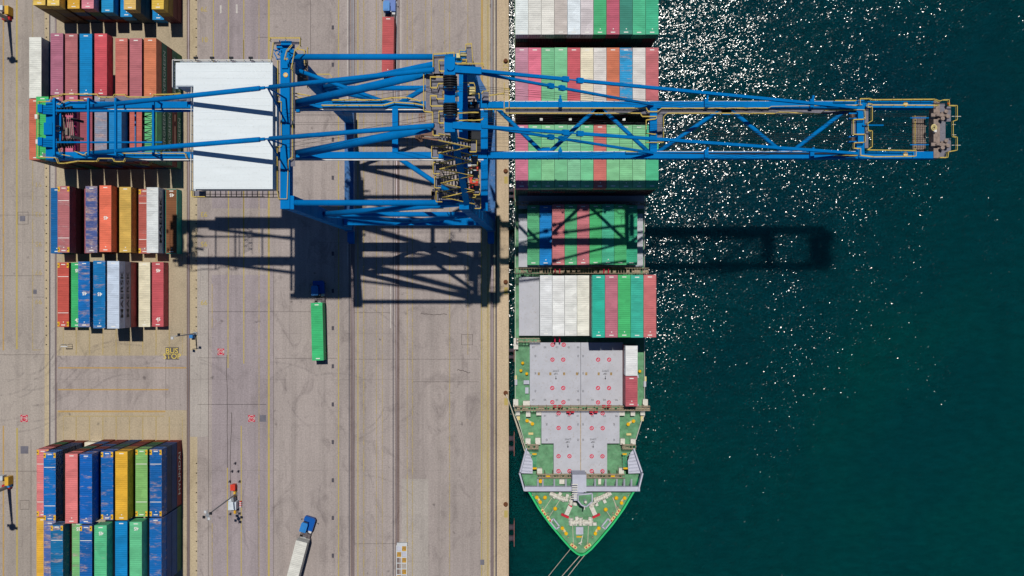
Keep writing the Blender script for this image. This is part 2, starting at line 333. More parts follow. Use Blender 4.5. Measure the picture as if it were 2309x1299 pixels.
# ------------------------------------------------------------------ shipping containers
def container_paint(name, dark=1.0, rust='94787c', roof=False):
    m, t, b = nodes(name); oi = N(t, 'ShaderNodeObjectInfo'); tc = N(t, 'ShaderNodeTexCoord')
    ofs = N(t, 'ShaderNodeVectorMath', operation='SCALE'); ofs.inputs[0].default_value = (37, 91, 53); t.links.new(oi.outputs['Random'], ofs.inputs['Scale'])
    ad = N(t, 'ShaderNodeVectorMath', operation='ADD'); t.links.new(tc.outputs['Object'], ad.inputs[0]); t.links.new(ofs.outputs[0], ad.inputs[1]); v = ad.outputs[0]
    base = oi.outputs['Color']
    if dark != 1: base = mixc(t, 1.0, base, g(dark), 'MULTIPLY')
    n = noise(t, .55, v, 5, .65, (.5, 1.4, 1)); col = mixc(t, 1.0, base, ramp(t, n.outputs[0], [(.3, g(.84)), (.5, g(1)), (.72, g(1.16))]), 'MULTIPLY')
    vo = N(t, 'ShaderNodeTexVoronoi'); vo.inputs['Scale'].default_value = .8; mpv = N(t, 'ShaderNodeMapping'); mpv.inputs['Scale'].default_value = (.5, 1, 1); t.links.new(v, mpv.inputs[0]); t.links.new(mpv.outputs[0], vo.inputs['Vector'])
    bw = N(t, 'ShaderNodeRGBToBW'); t.links.new(vo.outputs['Color'], bw.inputs[0]); col = mixc(t, 1.0, col, ramp(t, bw.outputs[0], [(.2, g(.92)), (.8, g(1.07))]), 'MULTIPLY')
    # wear: primer and bare metal showing in streaks across the roof, amount from the object's colour alpha
    n2 = noise(t, .6, v, 6, .7, (.5, 2.0, 1)); th = N(t, 'ShaderNodeMath', operation='SUBTRACT'); th.inputs[0].default_value = 1.0; t.links.new(oi.outputs['Alpha'], th.inputs[1])
    sub = N(t, 'ShaderNodeMath', operation='SUBTRACT'); t.links.new(n2.outputs[0], sub.inputs[0]); t.links.new(th.outputs[0], sub.inputs[1])
    so_ = N(t, 'ShaderNodeSeparateXYZ'); t.links.new(tc.outputs['Object'], so_.inputs[0]); ab = N(t, 'ShaderNodeMath', operation='ABSOLUTE'); t.links.new(so_.outputs[1], ab.inputs[0])
    en = N(t, 'ShaderNodeMapRange'); en.inputs[1].default_value = 5.3; en.inputs[2].default_value = 6.9; en.inputs[3].default_value = 0; en.inputs[4].default_value = .16; t.links.new(ab.outputs[0], en.inputs[0])
    wa = N(t, 'ShaderNodeMath', operation='MULTIPLY'); t.links.new(en.outputs[0], wa.inputs[0]); t.links.new(oi.outputs['Alpha'], wa.inputs[1])
    s2 = N(t, 'ShaderNodeMath', operation='ADD'); t.links.new(sub.outputs[0], s2.inputs[0]); t.links.new(wa.outputs[0], s2.inputs[1]); sub = s2   # ends of the roof are scuffed most
    mul = N(t, 'ShaderNodeMath', operation='MULTIPLY', use_clamp=True); t.links.new(sub.outputs[0], mul.inputs[0]); mul.inputs[1].default_value = 6.5
    col = mixc(t, mul.outputs[0], col, ramp(t, noise(t, 2.5, v, 3).outputs[0], [(.35, lin(rust)), (.65, lin('b8a7a4'))]))
    n3 = noise(t, 1.7, v, 5, .75); col = mixc(t, ramp(t, n3.outputs[0], [(.66, g(0)), (.74, g(.5))]), col, lin('5a3324'))
    t.links.new(col, b.inputs['Base Color']); b.inputs['Roughness'].default_value = .55; MATS[name] = m; return m
paint_c = container_paint('container paint'); paint_d = container_paint('container side paint')
mat('container underside', '2a2624', .9); mat('white marking', 'e6e6e0', .6, var=.1); mat('plate yellow', 'e0b02c', .6, grime='3a2c14'); mat('door rod steel', '77736e', .5, .4); mat('lettering dark', '25303c', .6)
CW = 2.438
def container_meshes(L, Hc):
    hl, hw = L / 2, CW / 2
    # walls with vertical corrugation, corner posts and rails -> body
    b = MB(); n = int(L / .28); d = .045
    for s in (-1, 1):
        xs = []; y = -hl + .14; st = (L - .28) / (n * 4)
        for i in range(n * 4 + 1):
            xs.append((s * (hw - .012 - (d if (i % 4) in (1, 2) else 0)), y)); y += st
        vs = [(x, yy, z) for x, yy in xs for z in (.15, Hc - .1)]
        fs = [(2 * i, 2 * i + 2, 2 * i + 3, 2 * i + 1) if s > 0 else (2 * i, 2 * i + 1, 2 * i + 3, 2 * i + 2) for i in range(n * 4)]
        b.add(vs, fs)
        for y0 in (-hl, hl - .16): b.box(s * hw - (.16 if s > 0 else 0), s * hw + (0 if s > 0 else .16), y0, y0 + .16, 0, Hc)
        b.box(s * hw - (.1 if s > 0 else 0), s * hw + (0 if s > 0 else .1), -hl + .16, hl - .16, 0, .15)
        b.box(s * hw - (.08 if s > 0 else 0), s * hw + (0 if s > 0 else .08), -hl + .16, hl - .16, Hc - .1, Hc - .004)
    for y0 in (-hl, hl - .1):
        b.box(-hw + .16, hw - .16, y0, y0 + .1, 0, .15); b.box(-hw + .16, hw - .16, y0, y0 + .1, Hc - .12, Hc - .004)
    k = 9
    for i in range(k):                                      # corrugated front wall (north end)
        x0 = -hw + .16 + i * (CW - .32) / k; x1 = x0 + (CW - .32) / k
        b.box(x0, x1 - .08, hl - .07, hl - .03, .15, Hc - .12); b.box(x1 - .08, x1, hl - .1, hl - .06, .15, Hc - .12)
    b.cur = 1; b.box(-hw + .1, hw - .1, -hl + .1, hl - .1, .02, .12)
    # roof: cross corrugations with flat ends
    r = MB(); n = int((L - 1.6) / .37); ys = [(-hl + .1, 0), (-hl + .75, 0)]; y = -hl + .75; st = (L - 1.5) / (n * 4)
    for i in range(n * 4 + 1): ys.append((y, -.05 if (i % 4) in (1, 2) else 0)); y += st
    ys += [(hl - .1, 0)]
    vs = [(x, yy, Hc - .006 + dz) for yy, dz in ys for x in (-hw + .08, hw - .08)]
    r.add(vs, [(2 * i, 2 * i + 1, 2 * i + 3, 2 * i + 2) for i in range(len(ys) - 1)])
    for sx in (-1, 1):
        for sy in (-1, 1): r.box(sx * (hw - .09) - .09, sx * (hw - .09) + .09, sy * (hl - .09) - .09, sy * (hl - .09) + .09, Hc - .1, Hc + .006)
    # doors (south end) with lock rods
    q = MB()
    for sx in (-1, 1):
        q.box(min(.01 * sx, sx * (hw - .17)), max(.01 * sx, sx * (hw - .17)), -hl + .02, -hl + .06, .16, Hc - .13)
        for i in range(4): z = .3 + i * (Hc - .6) / 4; q.box(min(.1 * sx, sx * (hw - .25)), max(.1 * sx, sx * (hw - .25)), -hl + .012, -hl + .02, z, z + (Hc - .6) / 4 - .12)
    q.cur = 1
    for x in (-.85, -.35, .35, .85): q.tube((x, -hl + .0, .2), (x, -hl + .0, Hc - .16), .025, 6)
    # white code strips and a dot on the roof
    w_ = MB(); w_.quad(-.42, .42, -.09, .09, Hc - .004)
    dt = MB(); dt.disc((.05, -hl + 1.05, Hc - .002), (0, 0, 1), .11, .006, 10)
    # yellow corner plates for tall boxes
    p_ = MB(); p_.box(-.22, .22, -.5, .5, Hc - .01, Hc + .012)
    p_.cur = 1; p_.box(-.2, .02, -.12, .12, Hc, Hc + .02)
    wl = MB(); wl.quad(-hw + .1, hw - .1, -.06, .06, Hc + .002)
    return dict(body=b.mesh('container body', [paint_d, MATS['container underside']]), roof=r.mesh('container roof', paint_c), door=q.mesh('container door', [paint_d, MATS['door rod steel']]),
                mark=w_.mesh('roof marking', MATS['white marking']), plate=p_.mesh('corner plate', [MATS['plate yellow'], MATS['lettering dark']]), dot=dt.mesh('roof dot', MATS['white marking']), hl=hl, line=wl.mesh('roof line', MATS['white marking']))
SET = {(40, 1): container_meshes(12.192, 2.896), (40, 0): container_meshes(12.192, 2.591), (45, 1): container_meshes(13.716, 2.896), (20, 0): container_meshes(6.058, 2.591)}
NAMES = [('white', (.75, .75, .72)), ('grey', (.45, .45, .47)), ('cream', (.72, .68, .55)), ('yellow', (.72, .52, .12)), ('orange', (.62, .22, .09)), ('brown', (.2, .1, .05)), ('red', (.5, .07, .07)), ('pink', (.62, .2, .26)),
         ('dark red', (.2, .04, .05)), ('coral', (.78, .16, .11)), ('blue', (.01, .2, .5)), ('dark blue', (.02, .07, .18)), ('navy', (.01, .03, .1)), ('sky blue', (.03, .32, .62)), ('green', (.1, .5, .16)), ('dark green', (.03, .15, .08)), ('pale green', (.25, .6, .32)), ('teal', (.04, .45, .33))]
def colour_word(hx):
    c = lin(hx)[:3]; return min(NAMES, key=lambda nv: sum((math.sqrt(a) - math.sqrt(b_)) ** 2 for a, b_ in zip(c, nv[1])))[0]
TEXTS = {}; QUEUE = []
def want(score, *a, **k): QUEUE.append((score, a, k))
def build_queue(limit):                                     # the largest in view as things of their own, the rest as one mass
    QUEUE.sort(key=lambda q: -q[0]); mb = MB()
    pal = {}
    for n, (sc, a, k) in enumerate(QUEUE):
        if n < limit: container(*a, **k); continue
        x, y, z, L, hc, hx = a[:6]; pal.setdefault(hx, len(pal)); mb.cur = pal[hx]
        me = SET[(L, hc)]['body']; mb.add([v.co + Vector((x, y, z)) for v in me.vertices], [tuple(p.vertices) for p in me.polygons])
        H_ = 2.896 if hc else 2.591; hl = SET[(L, hc)]['hl']; mb.box(x - 1.1, x + 1.1, y - hl + .1, y + hl - .1, z + H_ - .1, z + H_ - .02)
        for sy in (-1, 1): mb.box(x - 1.05, x + 1.05, y + sy * (hl - .08) - .04, y + sy * (hl - .08) + .04, z + .1, z + H_ - .1)
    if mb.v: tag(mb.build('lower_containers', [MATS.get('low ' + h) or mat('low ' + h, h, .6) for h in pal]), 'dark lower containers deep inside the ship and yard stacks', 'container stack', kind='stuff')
def side_lettering(o, txt, Lb, m_):                         # big shipping-line letters on the east side
    key = (txt, m_.name)
    if key not in TEXTS: TEXTS[key] = text_mesh(txt, 1.75, m_, 1.0, .02)
    t_ = link('side_lettering', TEXTS[key], o, (CW / 2 + .012, 0, 1.42)); t_.rotation_euler = (math.pi / 2, 0, math.pi / 2)
    k = Lb / max(1e-3, max(v.co.x for v in TEXTS[key].vertices) - min(v.co.x for v in TEXTS[key].vertices)); t_.scale = (k, 1, 1)
def fade(hx):                                              # sun-faded paint: reds go pink, greens go bluish
    r, g_, b = (int(hx[i:i + 2], 16) for i in (0, 2, 4))
    if r - g_ > 60 and r - b > 40 and r > 130: g_ += 14; b += 10 if b < g_ + 20 else 2
    elif g_ - r > 40 and g_ - b > 20: b += 16 if b < 110 else 3; g_ -= 6; r -= 2
    return '%02x%02x%02x' % tuple(max(0, min(255, v)) for v in (r, g_, b))
def container(x, y, z, L, hc, hx, label, group, wear=0.28, plates=False, marks=True, line=False, rz=0, letters=None, roofhx=None, num=None):
    s = SET[(L, hc)]; c = lin(fade(hx), .95)[:3] + ((wear + .035 if wear > .35 else wear),)
    o = link('shipping_container', s['body'], None, (x, y, z), c); o.rotation_euler.z = rz
    tag(o, label, 'shipping container', group)
    link('roof', s['roof'], o, col=(lin(fade(roofhx), .95)[:3] + (wear,)) if roofhx else c); link('door', s['door'], o, col=c)
    hl, hw = s['hl'], CW / 2
    if marks:
        for sy in (-1, 1): link('code_strip', s['mark'], o, (0, sy * (hl - .42), 0))
        if rl.random() < .7: link('roof_dot', s['dot'], o)
    if plates:
        for sx in (-1, 1):
            for sy in (-1, 1): link('corner_plate', s['plate'], o, (sx * (hw - .24), sy * (hl - .62), 0))
    if line:
        for sy in (-1, 1): link('roof_stripe', s['line'], o, (0, sy * (hl - 3), 0))
    if letters: side_lettering(o, *letters)
    if num:
        for q in num:
            t_ = link('roof_number', TEXTS.setdefault('45', text_mesh('45', .95, MATS['white marking'], bold=.03)), o, (.1, q, 2.9)); t_.rotation_euler.z = math.pi if q > 0 else 0
    return o
ORD = ['first', 'second', 'third', 'fourth', 'fifth', 'sixth', 'seventh', 'eighth', 'ninth', 'tenth', 'eleventh']
def level_words(k, n):                                      # k counted from the bottom
    if n == 1: return 'alone'
    d = n - 1 - k
    return 'topmost' if d == 0 else 'bottom' if k == 0 else ORD[d] + ' from top'
COLX = [P(144.5 + 30.02 * i, 0).x for i in range(9)]
rl = random.Random(5)
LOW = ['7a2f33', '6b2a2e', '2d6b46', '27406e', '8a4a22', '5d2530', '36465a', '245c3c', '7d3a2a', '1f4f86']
wt, gy = MATS['white marking'], MATS['lettering dark']
glet = mat('lettering pale green', 'c2d8c6', .6)
def yard_row(base_px, north, L, hc, tops, heights, where, low={}, opts={}, ends=True):
    Lm = {40: 12.192, 45: 13.716}[L]; h = 2.896 if hc else 2.591
    yb = P(0, base_px).y; yc = yb - Lm / 2 if north else yb + Lm / 2
    for i, (n, top) in enumerate(zip(heights, tops)):
        dy = rl.uniform(-.12, .12)
        for k in range(n):
            o_ = opts.get(i, {}) if k == n - 1 else {}
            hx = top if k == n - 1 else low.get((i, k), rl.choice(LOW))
            o_ = dict(o_); 
            if k < n - 1 and (i, k, 'let') in low: o_['letters'] = low[(i, k, 'let')]
            lab = f"{colour_word(hx)} container, {level_words(k, n)} in {ORD[i]} stack from left, {where}"
            east = i == 8 or (heights + [0] * 9)[i + 1] <= k; west = i == 0 or heights[i - 1] <= k
            face = ends
            if k == n - 1: sc = 1000
            elif east: sc = 300 + k
            elif face: sc = 100 + k
            elif west: sc = 20
            else: continue
            want(sc, COLX[i] + CW / 2 + rl.uniform(-.03, .03), yc + dy, k * h, L, hc, hx, lab, 'containers stacked in the yard', marks=(k == n - 1), **o_)
Y = dict
yard_row(53, False, 40, 0, ['e3c160', 'e6c868', 'd6a83e', 'd87a8e', '1b90ca', '0f86c8', 'dcb96e', '0f86c8', 'dab84e'], [5, 5, 4, 4, 3, 2, 4, 1, 4], 'top corner yard block',
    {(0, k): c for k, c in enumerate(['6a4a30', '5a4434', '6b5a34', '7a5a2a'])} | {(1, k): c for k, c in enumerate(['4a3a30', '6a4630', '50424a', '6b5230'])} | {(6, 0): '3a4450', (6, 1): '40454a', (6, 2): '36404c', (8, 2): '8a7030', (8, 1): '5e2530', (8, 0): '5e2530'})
EV = lambda: ('EVERGREEN', 9.2, glet)
yard_row(126, True, 40, 1, ['dfe1da', '174a7a', 'b0617c', 'b05e66', '0082c0', 'cc4856', 'c4645e', 'b6606c', 'd07052'], [5, 3, 6, 6, 6, 6, 5, 5, 5], 'block beside the machinery house', ends=False, low=
    {(0, 3): '0d3f68', (0, 2): '0d3f68', (0, 1): '0d3f68', (8, 3): '367a4c', (8, 2): '6e2c30', (8, 1): '367a4c', (8, 0): '3a7c40', (8, 3, 'let'): EV(), (8, 1, 'let'): EV(), (8, 0, 'let'): EV(), (5, 4): '6b2330'})
yard_row(254.5, True, 40, 1, ['c8604e', '45c05a', 'b05868', 'c85c80', '9c4555', '8c94a8', '1784c4', 'c05a54', '6cc47c'], [5, 6, 6, 6, 6, 6, 6, 5, 5], 'block under rear girders',
    {(8, 3): '367a4c', (8, 2): '3a7c44', (8, 1): '6e2c30', (8, 0): '367a4c', (8, 3, 'let'): EV(), (8, 2, 'let'): EV(), (8, 0, 'let'): EV(), (6, 5): '0d4a86', (6, 4): '123f78'},
    {5: Y(wear=.5), 2: Y(wear=.4)})
yard_row(429.4, True, 45, 1, ['1262a0', 'b4626a', '9c4656', '4a5c96', 'e66852', 'cdac5a', 'b4524e', 'd6dcde', '2a9a8a'], [2, 3, 1, 3, 3, 2, 1, 2, 1], 'block below rear girders',
    {(1, 1): '2e1c34', (1, 0): '1f1a3c', (4, 1): '7a3018', (5, 0): '9a6420', (7, 0): '7c8cae'},
    {0: Y(wear=.35), 1: Y(plates=True, line=True, wear=.42), 3: Y(wear=.50), 4: Y(wear=.2, num=(.2,)), 5: Y(wear=.2), 6: Y(plates=True, line=True, wear=.42), 7: Y(wear=.25, letters=('MAERSK', 9.6, gy)), 8: Y(wear=.3, roofhx='7d5236', num=(5.6,))})
yard_row(592, True, 45, 1, ['c04a44', '42ba60', '0f6cb8', '0d4038', '0f74b4', 'c4d2e4', 'dfd9c0', 'c04a56'], [1, 1, 2, 1, 4, 4, 1, 1], 'block above crossing road',
    {(5, 2): '9a9aa8', (5, 1): 'a03038', (5, 0): '5a2028', (4, 2): '0d4a44', (5, 2, 'let'): ('MAERSK', 9.6, gy)},
    {0: Y(plates=True, line=True, wear=.2), 1: Y(wear=.15, num=(-5.4, 5.2)), 2: Y(wear=.44, num=(.2,)), 4: Y(wear=.42, num=(.1,)), 5: Y(wear=.3, letters=('MAERSK', 9.6, gy)), 6: Y(wear=.34), 7: Y(wear=.2, num=(5.1, -5.3))})
yard_row(992, True, 45, 1, ['dc7478', '0c6cb8', 'e8e0cc', 'dc7074', '0d63b8', '0d66b4', 'dea030', '84be5e', '0f60a8'], [4, 5, 1, 6, 6, 5, 5, 4, 4], 'block below crossing road',
    {(8, 2): '1c3a5e', (8, 1): '0d3f78', (8, 0): '8a2e34', (8, 0, 'let'): ('HYUNDAI', 9, wt), (1, 3): '0e2f5a', (1, 2): '15305a', (4, 4): '0b3f86', (6, 3): '9a7a3a', (6, 4): 'b07820'},
    {0: Y(plates=True, line=True, wear=.38), 1: Y(plates=True, line=True, wear=.42), 3: Y(wear=.28), 4: Y(wear=.41), 5: Y(plates=True, wear=.42), 6: Y(wear=.2), 7: Y(plates=True, line=True, wear=.36), 8: Y(plates=True, line=True, wear=.43)})
yard_row(1138, True, 45, 1, ['e0a238', '4a6cb0', '0f6ca0', '7cc47c', '0f5fa8', '5cc488', '0a84c4', '66c48a', '0c6ab8'], [4, 5, 6, 5, 6, 6, 5, 5, 4], 'bottom corner block', ends=False, low=
    {(8, 2): '0d4a86', (8, 1): '0e4f8c', (8, 0): '3a6b3c', (7, 3): '1d5a44', (5, 4): '17543e', (2, 4): '0c3a44'},
    opts={1: Y(wear=.5), 2: Y(plates=True, line=True, wear=.43), 3: Y(wear=.42, num=(5.5,)), 4: Y(plates=True, line=True, wear=.43), 5: Y(wear=.38, num=(5.3,)), 6: Y(wear=.2), 7: Y(wear=.33, num=(5.5,)), 8: Y(wear=.44)})
# ------------------------------------------------------------------ container ship
ZD, ZH, ZF = 5.5, 7.5, 9.5                                  # main deck, hatch top, forecastle deck heights
SX = 14.2                                                   # centre line
mat('deck green', '669973', .7, var=.34, scale=.8, k=.95, grime='86a08a'); mat('hull green', '1fb06a', .5, var=.1); mat('hatch grey', 'b8bac3', .65, var=.08, scale=.5, grime='a39d98')
mat('ship light grey', 'b9bccb', .6, var=.1); mat('ship beige', 'a3947e', .7, var=.3, scale=3, grime='4a352a'); mat('ship white', 'd8d6cc', .6, var=.15, scale=3, grime='8d7a68')
mat('ring red', 'cf1f48', .6, var=.05); mat('bollard yellow', 'e2b010', .55, var=.1, scale=4); mat('cream machinery', 'd8c98e', .6, var=.12, scale=3); mat('black gap', '14161a', .9); mat('hull red', '6b2226', .6)
mat('mooring rope', 'cfc6b4', .9); mat('lift red', 'c22a3c', .5); mat('hatch rust', 'a88e62', .8, var=.4, scale=2); mat('ladder green', '3f9e76', .6); mat('stencil black', '33353c', .8)
ship = empty('container_ship', (SX, 0, ZW), 'green decked container ship moored along the quay with its bow towards the bottom', 'ship')
def mir(pts): return pts + [(2 * SX - x, y) for x, y in reversed(pts)]
deck_l = [(.56, 95), (.56, -26.6), (1.26, -28), (2.37, -31.7), (3.0, -33.7), (4.6, -40)]
m = MB(); m.prism(mir([(.75, 95), (.75, -25), (2.6, -33), (7.5, -44.5), (12.4, -52)]), ZW - 6, ZW + .35); m.build('boot_topping', MATS['hull red'], ship)
def loft(mb, a, za, b_, zb):
    n = len(a); mb.add([(x, y, za) for x, y in a] + [(x, y, zb) for x, y in b_], [(i, n + i, n + i + 1, i + 1) for i in range(n - 1)])
m = MB()
loft(m, mir([(.85, 95), (.85, -25), (2.2, -31), (3.4, -35), (6.5, -42.5), (9.2, -47.4), (11.4, -50.6), (13.6, -52.4)]), ZW - 6, mir([(.56, 95), (.56, -26.6), (1.26, -28), (2.4, -32), (4.4, -39), (7.2, -44.6), (10.2, -49.4), (13.7, -53)]), ZD)
fo_l = [(2.5, -39.3), (3.4, -41.6), (5.5, -45.2), (7.8, -48.4), (10.5, -51.6), (12.2, -53.5), (13.3, -54.4), (14.0, -54.7)]
loft(m, mir([(2.6, -33), (3.9, -38), (5.4, -41.6), (7.4, -45), (9.6, -48.6), (11.4, -51.2), (12.6, -52.6), (13.7, -53.2)]), ZD, mir(fo_l), ZF + .6)
m.build('hull', MATS['hull green'], ship)
m = MB(); m.prism(mir([(.56, 95), (.56, -26.6), (1.26, -28), (2.37, -31.7), (3.0, -33.7), (3.4, -40)]), ZD - .2, ZD); m.build('main_deck', MATS['deck green'], ship)
m = MB(); m.prism(mir([(x + (.25 if i else 0), y) for i, (x, y) in enumerate(fo_l)][:-1] + [(14.0, -54.4)]), ZF - .3, ZF); m.build('forecastle_deck', MATS['deck green'], ship)
m = MB()                                                    # bright green bulwark round the bow
ring = mir(fo_l[1:])
for (x0, y0), (x1, y1) in zip(ring, ring[1:]): m.beam((x0, y0, ZF + .35), (x1, y1, ZF + .35), .34, .9)
m.build('bow_bulwark', mat('bulwark green', '30c074', .5, var=.08), ship)
m = MB()                                                    # rail along both sides
for s in (0, 1):
    f = lambda x: x if not s else 2 * SX - x
    m.rail([(f(.72), 70, ZD), (f(.72), -26.6, ZD), (f(1.4), -28, ZD), (f(2.5), -31.7, ZD)], 1.0, .05, 2.2)
m.build('deck_railing', MATS['ship white'], ship)
# hatch covers
def hatch(rects, name='hatch_cover', z=ZH):
    m = MB()
    for x0, x1, y0, y1 in rects: a = P(x0, y1, z); b_ = P(x1, y0, z); m.box(a.x, b_.x, a.y, b_.y, ZD, z)
    return m.build(name, MATS['hatch grey'], ship)
h5a = hatch([(1194.7, 1309.1, 772.5, 914)]); h5b = hatch([(1309.9, 1405, 772.5, 914)])
h6a = hatch([(1221, 1308.9, 926.5, 1000), (1248.5, 1308.9, 1000, 1068)]); h6b = hatch([(1309.7, 1397, 926.5, 1000), (1309.7, 1369, 1000, 1068)])
h4 = hatch([(1170.3, 1405, 624, 757)]); h3 = hatch([(1169.5, 1450, 482, 602)]); hatch([(1169.5, 1452, 322, 470)]); hatch([(1169.5, 1452, 162, 306)]); hatch([(1169.5, 1452, -20, 148)])
def rings(h, pts):
    for px, py in pts:
        m = MB(); c = P(px, py, ZH + .02); m.disc(c, (0, 0, 1), .44, .03, 18, .26); m.beam(c + Vector((-.13, .2, .03)), c + Vector((.1, -.16, .03)), .14, .02)
        m.build('lashing_ring', MATS['ring red'], h)
rings(h5a, [(1245.7, 811), (1270, 811), (1245.3, 875), (1270, 875), (1245.5, 907), (1270.5, 907), (1246, 777.5), (1271, 777.5)])
rings(h5b, [(1348.7, 811), (1373.5, 811), (1348.5, 875), (1373.2, 875), (1348.4, 907.5), (1373, 907.5)])
rings(h6a, [(1259.6, 932), (1284.4, 932), (1259.5, 965), (1284.2, 965), (1259.5, 1028.8), (1284, 1028.8), (1259.3, 1062.3), (1284, 1062.3)])
rings(h6b, [(1334.2, 932), (1358.8, 932), (1334.2, 965.6), (1358.9, 965.6), (1334.2, 1029), (1358.5, 1029), (1334.2, 1062.3), (1358.5, 1062.8)])
tx = {}
def stencil(h, txt, px, py, size, rot=0):
    if (txt, size) not in tx: tx[(txt, size)] = text_mesh(txt, size, MATS['stencil black'])
    o = link('stencilled_number', tx[(txt, size)], h, P(px, py, ZH + .012) - org(h)); o.rotation_euler.z = rot
for h, xs, rows in ((h5a, (1202.5, 1229, 1256, 1283, 1303.5), (783.5, 902)), (h5b, (1336, 1363, 1390), (902,)), (h6a, (1229, 1256, 1282.5, 1303), (938,)), (h6b, (1336, 1363, 1390), (938.5,))):
    for y in rows:
        for x, q in zip(xs, ('07', '05', '03', '01', '00') if h in (h5a, h6a) else ('02', '04', '06')): stencil(h, q, x, y, .55, 0)
for h, xs, ys in ((h5a, (1207.5, 1304), (803, 842, 882)), (h5b, (1315,), (803, 842, 882)), (h6a, (1233, 1303.5), (957, 992)), (h6b, (1315, 1385), (957, 992))):
    for x in xs:
        for y in ys: stencil(h, '00', x, y, .5, math.pi / 2)
for h, x, y in ((h5a, 1253.5, 852), (h5b, 1365, 852), (h6a, 1280.5, 1006), (h6b, 1337.5, 1006)):
    m = MB(); c = P(x, y, ZH + .02); m.beam(c + Vector((0, .36, 0)), c + Vector((0, -.1, 0)), .1, .02); m.add([c + Vector(v) for v in ((-.2, -.08, 0), (.2, -.08, 0), (0, -.4, 0))], [(0, 2, 1)]); m.build('arrow_marking', MATS['stencil black'], h)
    stencil(h, '27MT', x, y - 16, .6, math.pi); stencil(h, '18P', x, y - 9.5, .6, math.pi)
for h, x in ((h5a, 1301), (h5a, 1272), (h5a, 1241), (h5a, 1215), (h5b, 1322), (h5b, 1350), (h5b, 1378)):
    m = MB(); c = P(x, 843, ZH + .012); m.box(c.x - .22, c.x + .22, c.y - .3, c.y + .3, ZH, ZH + .02); m.build('lashing_plate', MATS['hatch rust'], h)
m = MB(); c0 = P(1299, 1066, ZH); c1 = P(1319, 928, ZH)
m.box(P(1308.6, 0, ZH).x, P(1310, 0, ZH).x, c0.y + .2, c1.y - .3, ZH, ZH + .03); m.build('rusty_seam', MATS['hatch rust'], h6a)
# lashing bridges between the bays
def bridge(x0, x1, y0, y1, z, mat_=None):
    a = P(x0, y1, z); b_ = P(x1, y0, z); m = MB()
    m.box(a.x, b_.x, a.y, a.y + .12, z - .15, z); m.box(a.x, b_.x, b_.y - .12, b_.y, z - .15, z)
    n = max(2, int((b_.x - a.x) / .55))
    for i in range(n + 1):
        x = a.x + (b_.x - a.x) * i / n; m.box(x - .05, x + .05, a.y + .12, b_.y - .12, z - .12, z - .02)
        if i % 3 == 0:
            for y in (a.y + .06, b_.y - .06): m.box(x - .07, x + .07, y - .07, y + .07, ZD, z - .15)
    for i in range(n):
        if random.random() < .55: x = a.x + (b_.x - a.x) * (i + .5) / n; m.box(x - .22, x + .2, a.y + .2, b_.y - random.uniform(.2, .6), z - .3, z - .12)
    m.rail([(a.x, b_.y - .06, z), (b_.x, b_.y - .06, z)], 1.0, .035, 1.6); m.rail([(a.x, a.y + .06, z), (b_.x, a.y + .06, z)], 1.0, .035, 1.6)
    return m.build('lashing_bridge', mat_ or MATS['ship beige'], ship)
for r in ((1160, 1465, 914.8, 925.6, 9), (1164, 1218, 762.5, 771.5, 9), (1211, 1408, 1068.5, 1077, 9.8), (1189, 1214, 1002, 1012, 8.5), (1404, 1433, 1002, 1012, 8.5), (1162, 1462, 604, 617, 9), (1162, 1462, 455, 463, 9), (1162, 1462, 262, 276, 9), (1162, 1462, 84, 100, 9)): bridge(*r)
for x, y in ((1251.5, 613), (1262, 613), (1361.5, 613), (1371.8, 613), (1251.2, 767), (1262, 767)):
    m = MB(); c = P(x, y, 9.6); m.tube(c + Vector((0, .5, -2)), c + Vector((0, .5, .6)), .22, 8, .08); m.tube(c + Vector((0, -.35, 0)), c + Vector((0, .5, .5)), .16, 8, .1); m.build('lifting_cone', MATS['ring red'], ship)
for x in (1251, 1262.5, 1361.5, 1372.5, 1281, 1291, 1333, 1344):
    m = MB(); c = P(x, 916 if x in (1251, 1262.5, 1361.5, 1372.5) else 928, 9.2); m.box(c.x - .35, c.x + .35, c.y - .25, c.y + .25, 9, 9.5); m.build('lashing_bin', MATS['lift red'], ship)
# vents, lockers and deck gear
def boxes(name, mm, pts, z0, h, base=ZD, cap=True):
    for x, y, w_, d_ in pts:
        m = MB(); c = P(x, y, base + h); m.box(c.x - w_ / 2, c.x + w_ / 2, c.y - d_ / 2, c.y + d_ / 2, base, base + h)
        if cap: m.box(c.x - w_ * .58, c.x + w_ * .58, c.y - d_ * .58, c.y + d_ * .58, base + h, base + h + .12)
        m.build(name, mm, ship)
boxes('deck_ventilator', MATS['ship white'], [(1191, 934, .8, .9), (1215, 931.5, .9, .8), (1402.5, 931, 1.0, 1.0), (1427, 932, .8, .9), (1449, 931.5, .8, .8), (1168, 931, .7, .9), (1190.5, 995, .9, 1.0), (1212.8, 995, .9, 1.2), (1404, 996, .8, 1.1), (1427.5, 996, .9, .9), (1187, 909, 1.2, .8), (1455, 909, .9, 1.4), (1163, 909, .9, 1.4), (1217, 1062, .9, .9), (1401, 1062, .9, 1.0), (1163.5, 775, .8, 2.0)], 0, 1.6)
boxes('cream_locker', MATS['cream machinery'], [(1169, 940.5, .6, 1.3), (1448, 942.5, .6, 1.3), (1163, 851.5, .45, .9), (1455, 854.5, .5, 1.0), (1197, 978, 1.0, .45), (1418, 979.5, 1.0, .45), (1189, 1070, 1.1, .4), (1431, 1072.5, 1.1, .4)], 0, .5, cap=False)
boxes('grey_locker', MATS['ship light grey'], [(1188, 880.5, .6, 1.1), (1163.5, 862, .45, 1.0), (1454, 866, .45, 1.0), (1187, 862, 1.0, .7)], 0, .8)
